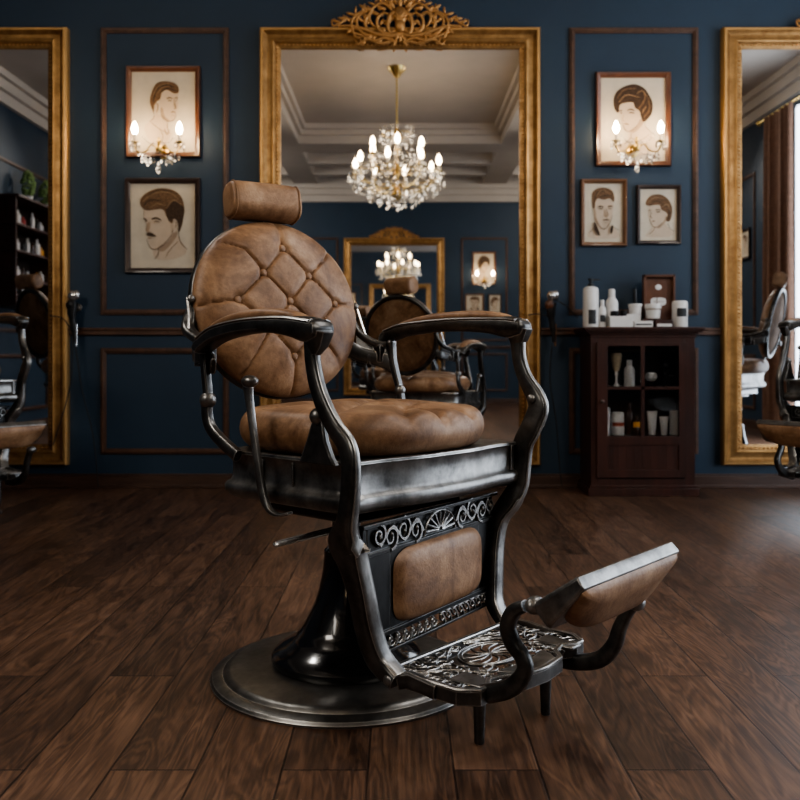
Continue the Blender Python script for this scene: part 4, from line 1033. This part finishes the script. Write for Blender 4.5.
# ------------------------------------------------------------------ cabinet with toiletries
YF = 5.04; X0, X1 = wx(591, YF), wx(695, YF); ZTOP = wz(327, YF-.03); dpt = D-YF-.005
cb = thing('display_cabinet', 'dark red mahogany cabinet with glazed door, right of the centre mirror', 'cabinet', ((X0+X1)/2, YF, 0))
cw = (X1-X0)/2
gx0, gx1 = wx(607, YF)-(X0+X1)/2, wx(678, YF)-(X0+X1)/2; gz0, gz1 = wz(436, YF), wz(346, YF); zs = wz(388, YF); gm = wx(642, YF)-(X0+X1)/2
b = MB(); zt = ZTOP-.05
b.b2(-cw, -cw+.02, .02, dpt, .05, zt); b.b2(cw-.02, cw, .02, dpt, .05, zt); b.b2(-cw+.02, cw-.02, .02, dpt, .05, .07)
b.b2(-cw, -cw+.035, 0, .02, .05, zt); b.b2(cw-.06, cw, 0, .02, .05, zt); b.b2(-cw+.035, cw-.06, 0, .02, zt-.05, zt); b.b2(-cw+.035, cw-.06, 0, .02, .05, .1)
b.build('carcass', M['mahog'], cb, 30, bevel=.002)
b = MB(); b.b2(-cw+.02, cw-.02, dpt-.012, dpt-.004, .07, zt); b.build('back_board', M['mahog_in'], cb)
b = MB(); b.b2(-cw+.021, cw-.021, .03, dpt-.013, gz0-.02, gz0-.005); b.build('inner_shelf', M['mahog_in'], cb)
b = MB(); b.b2(-cw+.021, cw-.021, .035, dpt-.013, zs-.008, zs+.004); b.build('inner_shelf', M['mahog'], cb)
b = MB()
for o, z0, z1 in ((.006, zt-.01, zt+.008), (.018, zt+.008, zt+.022), (.034, zt+.022, zt+.034), (.045, zt+.034, ZTOP)): b.b2(-cw-o, cw+o, -o, dpt, z0, z1)
b.build('cornice', M['mahog'], cb, 30, bevel=.003)
b = MB(); b.b2(-cw-.02, cw+.02, -.02, dpt, 0, .045); b.b2(-cw-.01, cw+.01, -.01, dpt, .045, .06); b.build('plinth', M['mahog'], cb, 30, bevel=.003)
b = MB(); dx0, dx1, dz0, dz1 = -cw+.03, cw-.05, .105, zt-.04
b.b2(dx0, gx0, -.02, 0, dz0, dz1); b.b2(gx1, dx1, -.02, 0, dz0, dz1); b.b2(gx0, gx1, -.02, 0, gz1, dz1); b.b2(gx0, gx1, -.02, 0, gz0-.05, gz0); b.b2(gx0, gx1, -.02, 0, dz0, dz0+.045)
b.b2(gx0, gx1, -.012, -.004, dz0+.04, gz0-.04)
b.b2(gm-.011, gm+.011, -.018, -.002, gz0, gz1); b.b2(gx0, gx1, -.018, -.002, zs-.009, zs+.009)
for i in range(9): x = gx0+.02+(gx1-gx0-.04)*i/8; b.b2(x-.002, x+.002, -.0135, -.012, dz0+.05, gz0-.055)
dr = b.build('door', M['mahog'], cb, 30, bevel=.003)
b = MB(); b.b2(gx0, gx1, -.011, -.008, gz0, gz1); b.build('pane', M['glass'], dr, 0)
b = MB(); b.lathe([(.005, 0), (.005, .01), (.012, .016), (.011, .024), (.004, .028)], 16, Matrix.Translation(Vector((wx(601, YF)-(X0+X1)/2, -.02, wz(401, YF)))) @ Matrix.Rotation(PI/2, 4, 'X')); b.build('knob', M['frame_dark'], dr)

def prod(name, label, cat, px0, px1, pyt, pyb, y, kind, zb, mat='white', deco=None, group=None):
    """container seen between px0..px1 with its top at pyt, standing on zb"""
    r = (px1-px0)/2*y/F; x = wx((px0+px1)/2, y); h = wz(pyt, y)-zb if pyt else .1
    t = thing(name, label, cat, (x, y, zb), 0, group)
    b = MB()
    if kind == 'cyl': prof = [(r*.95, 0), (r, .004), (r, h*.93), (r*.93, h*.97), (r*.8, h)]
    elif kind == 'pump': prof = [(r*.95, 0), (r, .005), (r, h*.9), (r*.92, h*.95), (r*.55, h*.985), (r*.3, h)]
    elif kind == 'bottle': prof = [(r*.93, 0), (r, .005), (r, h*.6), (r*.93, h*.68), (r*.6, h*.76), (r*.52, h*.79)]
    elif kind == 'jar': prof = [(r*.8, 0), (r*.86, h*.08), (r*.94, h*.6), (r*.94, h*.64)]
    elif kind == 'goblet': prof = [(r*.55, 0), (r*.5, h*.04), (r*.2, h*.12), (r*.18, h*.3), (r*.3, h*.36), (r*.22, h*.44), (r*.4, h*.5)]
    elif kind == 'soap': prof = [(r*.6, 0), (r*.95, h*.3), (r, h*.55), (r*.85, h*.9), (r*.5, h)]
    if kind == 'tube':
        vs = []; n = 20
        for k, (a_, c_, z) in enumerate(((.62, .62, 0), (.62, .62, .18), (.68, .66, .2), (.8, .5, .6), (1, .12, 1.0))):
            for i in range(n): q_ = 2*PI*i/n; vs.append((r*a_*math.cos(q_), r*c_*math.sin(q_), h*z))
        fs = [(j*n+i, j*n+(i+1) % n, (j+1)*n+(i+1) % n, (j+1)*n+i) for j in range(4) for i in range(n)]+[tuple(range(n)), tuple(4*n+i for i in range(n))]
        b.add(vs, fs)
    elif kind != 'box': b.lathe(prof, 24)
    else: b.b2(-r, r, 0, .06, 0, h)
    b.build('body', M[mat], t, 35, bevel=.002 if kind == 'box' else 0)
    if kind == 'pump':
        b = MB(); b.lathe([(r*.42, h-.002), (r*.42, h+.012), (r*.16, h+.014), (r*.16, h+.03), (r*.35, h+.031), (r*.35, h+.042)], 16); b.b2(0, r*1.15, -.006, .006, h+.032, h+.041)
        b.build('pump', M['black'], t)
    if kind == 'bottle':
        b = MB(); b.lathe([(r*.5, h*.79), (r*.52, h*.8), (r*.52, h*.98), (r*.46, h)], 18); b.build('cap', M[mat], t)
    if kind == 'jar':
        b = MB(); b.lathe([(r, h*.65), (r*1.02, h*.67), (r*1.02, h*.96), (r*.96, h)], 24); b.build('lid', M[mat], t)
    if kind == 'goblet':
        b = MB(); b.lathe([(r*.45, h*.46), (r*.7, h*.6), (r*.95, h*.85), (r*.98, h*.95), (r*.8, h)], 20); b.build('bristles', M['cream'], t)
    if deco:
        m_, z0, z1, ang = deco; b = MB(); n = 10; vs = []
        for i in range(n+1):
            q_ = -PI/2+(i/n-.5)*ang; vs += [(r*1.012*math.cos(q_), r*1.012*math.sin(q_), h*z0), (r*1.012*math.cos(q_), r*1.012*math.sin(q_), h*z1)]
        b.add(vs, [(2*i, 2*i+2, 2*i+3, 2*i+1) for i in range(n)]); b.build('label_print', M[m_], t)
    return t
Zt = ZTOP
yb = 5.10
prod('pump_bottle', 'tall white pump bottle with black label and black pump, left end of cabinet top', 'bottle', 583, 598.5, 286, 0, yb, 'pump', Zt, deco=('label_black', .08, .42, 1.0))
prod('bottle', 'slim low white bottle with black label beside the pump bottle', 'bottle', 598.5, 606, 300, 0, yb-.01, 'bottle', Zt, deco=('label_black', .2, .45, 1.6))
prod('bottle', 'white bottle with narrow white cap, third from the left on cabinet top', 'bottle', 605.5, 618, 289, 0, yb+.02, 'bottle', Zt, deco=('label_black', .28, .42, .9))
prod('storage_box', 'low white box in the front row on cabinet top', 'box', 610, 633, 316, 0, yb-.06, 'box', Zt)
zb1 = wz(316, yb-.06)
prod('jar', 'small black-topped jar on the low white box, left one of two', 'jar', 612.5, 619, 311, 0, yb-.03, 'jar', zb1, 'black', group='two small black jars on the white box')
prod('jar', 'small black-topped jar on the low white box, right one of two', 'jar', 620, 627, 310.5, 0, yb-.03, 'jar', zb1, 'black', group='two small black jars on the white box')
prod('storage_box', 'white carton under the squat white jar, behind the low white box', 'box', 627, 641, 314, 0, yb+.03, 'box', Zt)
zb2 = wz(314, yb+.03)
prod('jar', 'squat white lidded jar standing on the white carton', 'jar', 628.5, 642, 304, 0, yb+.055, 'jar', zb2)
t = prod('storage_box', 'flat white tin with dark band in front of the squat jars', 'box', 634.5, 653, 321, 0, yb-.06, 'box', Zt)
b = MB(); b.b2(-.045, .045, -.002, 0, .012, .02); b.build('label_print', M['label_black'], t)
t = prod('storage_box', 'small dark red wooden riser under the white jar', 'box', 643, 662, 318.5, 0, yb+.0, 'box', Zt, 'mahog')
prod('jar', 'round white jar with thin dark line standing on the wooden riser', 'jar', 645, 661, 304, 0, yb+.03, 'jar', wz(318.5, yb), deco=('ink_hair_light', .6, .66, 2.6))
t = prod('storage_box', 'low dark red box with white front at the foot of the wooden case', 'box', 656, 673, 320, 0, yb-.05, 'box', Zt, 'mahog')
b = MB(); b.b2(-.043, .043, -.002, 0, .004, .02); b.build('label_print', M['white'], t)
prod('jar', 'white cylinder jar with dark square label at the right end of cabinet top', 'jar', 672, 687.5, 301, 0, yb, 'cyl', Zt, deco=('label_black', .4, .72, 1.3))
# upright wooden case with white ovals
yk = 5.24; xk0, xk1 = wx(642.5, yk), wx(674, yk); zk = wz(275, yk)
t = thing('wooden_case', 'upright open red-brown wooden case with two white emblems, back of cabinet top', 'case', ((xk0+xk1)/2, yk, Zt)); kw = (xk1-xk0)/2; kh = zk-Zt
b = MB(); b.b2(-kw, kw, 0, .01, 0, kh)
for a_ in ((-kw, -kw+.014, -.03, 0, 0, kh), (kw-.014, kw, -.03, 0, 0, kh), (-kw, kw, -.03, 0, kh-.014, kh), (-kw, kw, -.03, 0, 0, .014)): b.b2(*a_)
b.build('case_body', M['frame_red'], t, 30, bevel=.002)
b = MB(); b.ball((0, -.002, kh*.77), .018, 20, (1.1, .12, .9)); ov = [(.046*math.copysign(abs(math.cos(a))**.6, math.cos(a)), .024*math.copysign(abs(math.sin(a))**.6, math.sin(a))) for a in [2*PI*i/30 for i in range(30)]]
b.prism(ov, .004, Matrix.Translation(Vector((0, -.0005, kh*.5))) @ Matrix.Rotation(PI/2, 4, 'X')); b.build('emblem', M['white'], t)
b = MB(); b.b2(-.012, -.008, -.0065, -.004, kh*.42, kh*.58); b.b2(-.03, .03, -.0065, -.005, kh*.5-.001, kh*.5+.001); b.build('emblem_mark', M['frame_red'], t)
b = MB(); b.sweep([(0, -.008, kh*.14), (.004, -.008, kh*.3)], [(.012, .003), (.002, .003)], EY, 8); b.build('tool_blade', M['white'], t)
# black comb-brush standing behind the jars
yk = 5.2; t = thing('hair_brush', 'thin black brush standing upright behind the white jars', 'brush', (wx(636, yk), yk, Zt)); hb = wz(289, yk)-Zt
b = MB(); b.sweep([(0, 0, 0), (0, 0, hb*.5), (-.004, 0, hb*.6), (-.008, 0, hb)], [(.006, .005), (.007, .005), (.010, .006), (.011, .005)], (1, 0, 0), 10, 3); b.build('handle', M['black'], t)
# inside the cabinet
yi = 5.16; zs_ = zs+.004; zl = gz0-.003
prod('shaving_brush', 'shaving brush with cream bristles and white stem on the upper cabinet shelf', 'brush', 610.5, 622, 353, 0, yi, 'goblet', zs_)
prod('bottle', 'white capped bottle next to the shaving brush inside the cabinet', 'bottle', 624, 634.5, 360, 0, yi, 'bottle', zs_)
t = thing('soap_dish', 'dark low stand holding white soap, upper right cabinet shelf', 'stand', (wx(650, yi), yi, zs_)); b = MB(); b.lathe([(.036, 0), (.04, .004), (.012, .01), (.012, .026), (.034, .03), (.036, .034)], 20); b.build('dish', M['brownglass'], t)
prod('soap', 'white oval soap bar on dark stand inside the cabinet', 'soap', 645, 657, 372.5, 0, yi, 'soap', zs_+.034)
t = thing('hair_clipper', 'dark clipper standing in the upper right of the cabinet', 'clipper', (wx(668, yi+.03), yi+.03, zs_))
b = MB(); b.b2(-.025, .025, -.02, .02, 0, .02); b.sweep([(-.005, 0, .02), (-.008, 0, .07), (-.014, 0, .12)], (.011, .013), EY, 10, 3); b.build('body', M['black'], t)
b = MB(); b.b2(-.024, -.006, -.014, .005, .118, .135); b.b2(.0, .03, -.022, -.018, .06, .066); b.build('blade', M['steel'], t)
prod('bottle', 'narrow white tube bottle at the far left of the lower cabinet shelf', 'bottle', 604.5, 610, 407, 0, yi-.04, 'cyl', zl)
prod('jar', 'white cylinder jar with orange-red band on the lower cabinet shelf', 'jar', 611, 624, 412, 0, yi-.02, 'cyl', zl, deco=('orange', .4, .56, 2.2))
prod('bottle', 'tall dark glass bottle behind the orange-banded jar', 'bottle', 622.5, 634.5, 402, 0, yi+.05, 'bottle', zl, 'brownglass')
prod('bottle', 'short dark bottle with orange round label on the lower cabinet shelf', 'bottle', 631, 640.5, 416, 0, yi-.02, 'bottle', zl, 'brownglass', deco=('amber', .42, .7, 1.6))
prod('tube', 'taller white squeeze tube on the lower right cabinet shelf', 'tube', 646.5, 657.5, 411, 0, yi, 'tube', zl)
prod('tube', 'shorter white squeeze tube with small grey mark, middle of lower right shelf', 'tube', 659, 669, 416.5, 0, yi-.01, 'tube', zl)
prod('bottle', 'greyish white box-like bottle at the right end of the lower shelf', 'bottle', 669.5, 679, 410.5, 0, yi+.01, 'cyl', zl)

# ------------------------------------------------------------------ hair dryers hung beside the mirrors
def make_dryer(label, px, cords):
    y = D-.09; t = thing('hair_clipper', label, 'clipper', (wx(px, y), D, wz(290, y)))
    def P(dx, dy): return Vector((dx*y/F, -.09, -dy*y/F))
    b = MB(); b.sweep(spline([tuple(P(0, 12)), tuple(P(-1, 24)), tuple(P(1, 40)), tuple(P(2, 52))], 4), [(.02, .026)]*5+[(.016, .018)]*4+[(.013, .012)]*4, (0, 1, 0), 12, 2.6); b.build('body', M['black'], t)
    b = MB(); b.ball(P(0, 6), .03, 18, (1, .9, 1.15)); b.ball(P(4, 5), .019, 14, (1, 1.2, 1.6)); b.build('chrome_head', M['chrome'], t)
    b = MB(); b.ball(P(-2, 15), .028, 16, (1.1, .9, 1.2)); b.build('motor_housing', M['frame_red'] if px > 400 else M['black'], t)
    b = MB(); b.sweep([P(3, 34), P(3, 56)], [(.008, .010), (.005, .007)], (0, 1, 0), 10); b.build('handle_tip', M['chrome'] if px < 400 else M['frame_tan'], t)
    b = MB(); b.sweep([(0, 0, -.1), (0, -.085, -.1)], .009, (0, 0, 1), 10); b.lathe([(.022, 0), (.022, .008), (.012, .014)], 16, Matrix.Translation(Vector((0, 0, -.1))) @ Matrix.Rotation(PI/2, 4, 'X')); b.build('wall_hook', M['steel'], t)
    for c in cords:
        b = MB(); b.sweep(spline([tuple(P(x-px, yy-290)+Vector((0, .0 if k else 0, 0))) for k, (x, yy) in enumerate(c)], 6), .0035, None, 6); b.build('cord', M['rubber'], t)
    return t
make_dryer('chrome and black grooming tool hanging on a hook between left mirror and wall panel', 73,
           [[(72, 335), (70, 328), (62, 318), (50, 316)], [(73, 340), (71, 380), (64, 410), (53, 445)], [(75, 342), (82, 390), (92, 430), (97, 470), (98, 487)]])
make_dryer('chrome and dark red grooming tool hanging on a hook just left of the cabinet', 552,
           [[(548, 316), (538, 314), (528, 315)], [(556, 300), (566, 306), (578, 318)], [(552, 345), (550, 380), (556, 420), (560, 470), (562, 486)]])

# ------------------------------------------------------------------ wall shelf on the left wall (seen in the left mirror)
sy0, sy1, sz0, sz1 = .52, 1.85, 1.3, 2.43
t = thing('wall_shelf', 'dark wooden open wall shelf full of bottles, seen in the left mirror', 'shelf', (XL, sy0, sz0)); W_, H_ = sy1-sy0, sz1-sz0
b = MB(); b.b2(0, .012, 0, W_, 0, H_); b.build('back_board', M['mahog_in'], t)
b = MB()
for y in (0, W_*.3, W_*.98): b.b2(.012, .25, y, y+.03, 0, H_)
b.build('upright', M['mahog'], t, bevel=.003)
levels = [0, .27, .55, .82]
for z in levels+[H_-.03]:
    b = MB(); b.b2(.012, .26 if z < 1 else .29, 0, W_+.02, z, z+.025); b.build('shelf_board', M['mahog'], t, bevel=.003)
random.seed(5); k = 0
cols = ['white', 'black', 'white', 'redp', 'white', 'amber', 'white', 'brownglass']
desc = {'white': 'white', 'black': 'black', 'redp': 'red', 'amber': 'amber', 'brownglass': 'brown glass'}
for li, z in enumerate(levels):
    for yy in (.06, .14, .22, .30, .46, .56, .68, .8, .92, 1.05, 1.17):
        if random.random() < .12: continue
        cl = cols[k % 8]; k += 1; r = random.uniform(.025, .036); h = random.uniform(.1, .2)
        if li in (0, 2) and yy > .5 and cl == 'white': cl = 'white'
        b = MB()
        if abs(yy-.30) < .01 or abs(yy-W_*.3) < .05: continue
        b.lathe([(r*.95, 0), (r, .004), (r, h*.7), (r*.5, h*.8), (r*.45, h*.82), (r*.45, h), (r*.3, h)], 14)
        o = b.build('bottle', M[cl], None, 35, loc=(XL+.14, sy0+yy, sz0+z+.0255))
        tag(o, '%s bottle on the %s board of the shelf in the left mirror' % (desc[cl], ('lowest', 'second', 'third', 'top')[li]), 'bottle', '%s bottles on the %s shelf board' % (desc[cl], ('lowest', 'second', 'third', 'top')[li]))
for k, yy in enumerate((.68, .16)):
    t = thing('potted_topiary', ('slimmer', 'rounder')[k]+' green topiary plant on top of the shelf in the left mirror', 'plant', (XL+.14, sy0+yy+.1, sz1-.004))
    b = MB(); b.lathe([(.035, 0), (.05, .07), (.052, .075), (.04, .075)], 16); b.build('pot', M['white'], t)
    b = MB(); random.seed(20+k)
    for i in range(130):
        u = random.random(); a = random.uniform(0, 2*PI); rr = (.06+.025*k)*math.sin(PI*min(.97, u*.85+.12))**.7; b.ball((rr*math.cos(a), rr*math.sin(a), .08+u*.26), .022, 6, (1, .8, .6), Matrix.Rotation(a, 3, 'Z'))
    b.build('foliage', M['green'], t)

# ------------------------------------------------------------------ lights
def area(name, loc, target, size, power, col, sy=None):
    l = bpy.data.lights.new(name, 'AREA'); l.energy = power; l.color = col; l.size = size
    if sy: l.shape = 'RECTANGLE'; l.size_y = sy
    o = bpy.data.objects.new(name, l); C.objects.link(o); o.location = loc
    o.rotation_euler = (Vector(target)-Vector(loc)).to_track_quat('-Z', 'Y').to_euler(); return o
area('added_fill_softbox', (2.55, .1, 3.55), (.1, 2.6, .4), 1.3, 82, (1.0, .93, .84), 1.6)  # added overhead fill lights; the room has no such lamps
area('added_fill_softbox', (-2.6, .2, 3.55), (-.2, 2.6, .6), 1.2, 78, (1.0, .92, .82), 1.4)
area('added_fill_softbox', (3.0, -2.0, 3.6), (.8, -3.9, 1.2), 1.2, 55, (1.0, .93, .84), 1.2)  # added pair that brightens the wall behind the camera
area('added_fill_softbox', (-3.0, -2.0, 3.6), (-.8, -3.9, 1.2), 1.2, 55, (1.0, .93, .84), 1.2)
def spot(name, loc, target, power, col, ang, rad):
    l = bpy.data.lights.new(name, 'SPOT'); l.energy = power; l.color = col; l.spot_size = math.radians(ang); l.spot_blend = .7; l.shadow_soft_size = rad
    o = bpy.data.objects.new(name, l); C.objects.link(o); o.location = loc
    o.rotation_euler = (Vector(target)-Vector(loc)).to_track_quat('-Z', 'Y').to_euler(); return o
spot('added_chair_spot', (-1.9, 3.3, 3.6), (-.1, 2.2, .5), 95, (1, .95, .88), 42, .16)  # added spots to brighten the chair, not fittings of the room
spot('added_chair_spot', (2.0, 2.9, 3.6), (.1, 2.1, .4), 120, (1, .96, .92), 44, .16)
l = bpy.data.lights.new('chandelier_glow', 'POINT'); l.energy = 40; l.color = (1, .8, .58); l.shadow_soft_size = 0
o = bpy.data.objects.new('chandelier_glow', l); C.objects.link(o); o.location = (CH.x, CH.y, 3.4)
wd = bpy.data.worlds.new('world'); bpy.context.scene.world = wd; wd.use_nodes = True
wd.node_tree.nodes['Background'].inputs[0].default_value = (.6, .75, 1, 1); wd.node_tree.nodes['Background'].inputs[1].default_value = .6
# ------------------------------------------------------------------ camera
cam = bpy.data.cameras.new('camera'); co = bpy.data.objects.new('camera', cam); C.objects.link(co)
co.location = (0, 0, H); co.rotation_euler = (PI/2, 0, 0)
cam.sensor_width = 36; cam.lens = F/800*36; cam.shift_y = -(400-Y0)/800; cam.clip_start = .05
cam.dof.use_dof = True; cam.dof.focus_distance = 2.05; cam.dof.aperture_fstop = 5.0
sc = bpy.context.scene; sc.camera = co
sc.view_settings.view_transform = 'AgX'
try: sc.view_settings.look = 'AgX - Medium High Contrast'
except Exception: pass
sc.view_settings.exposure = .12
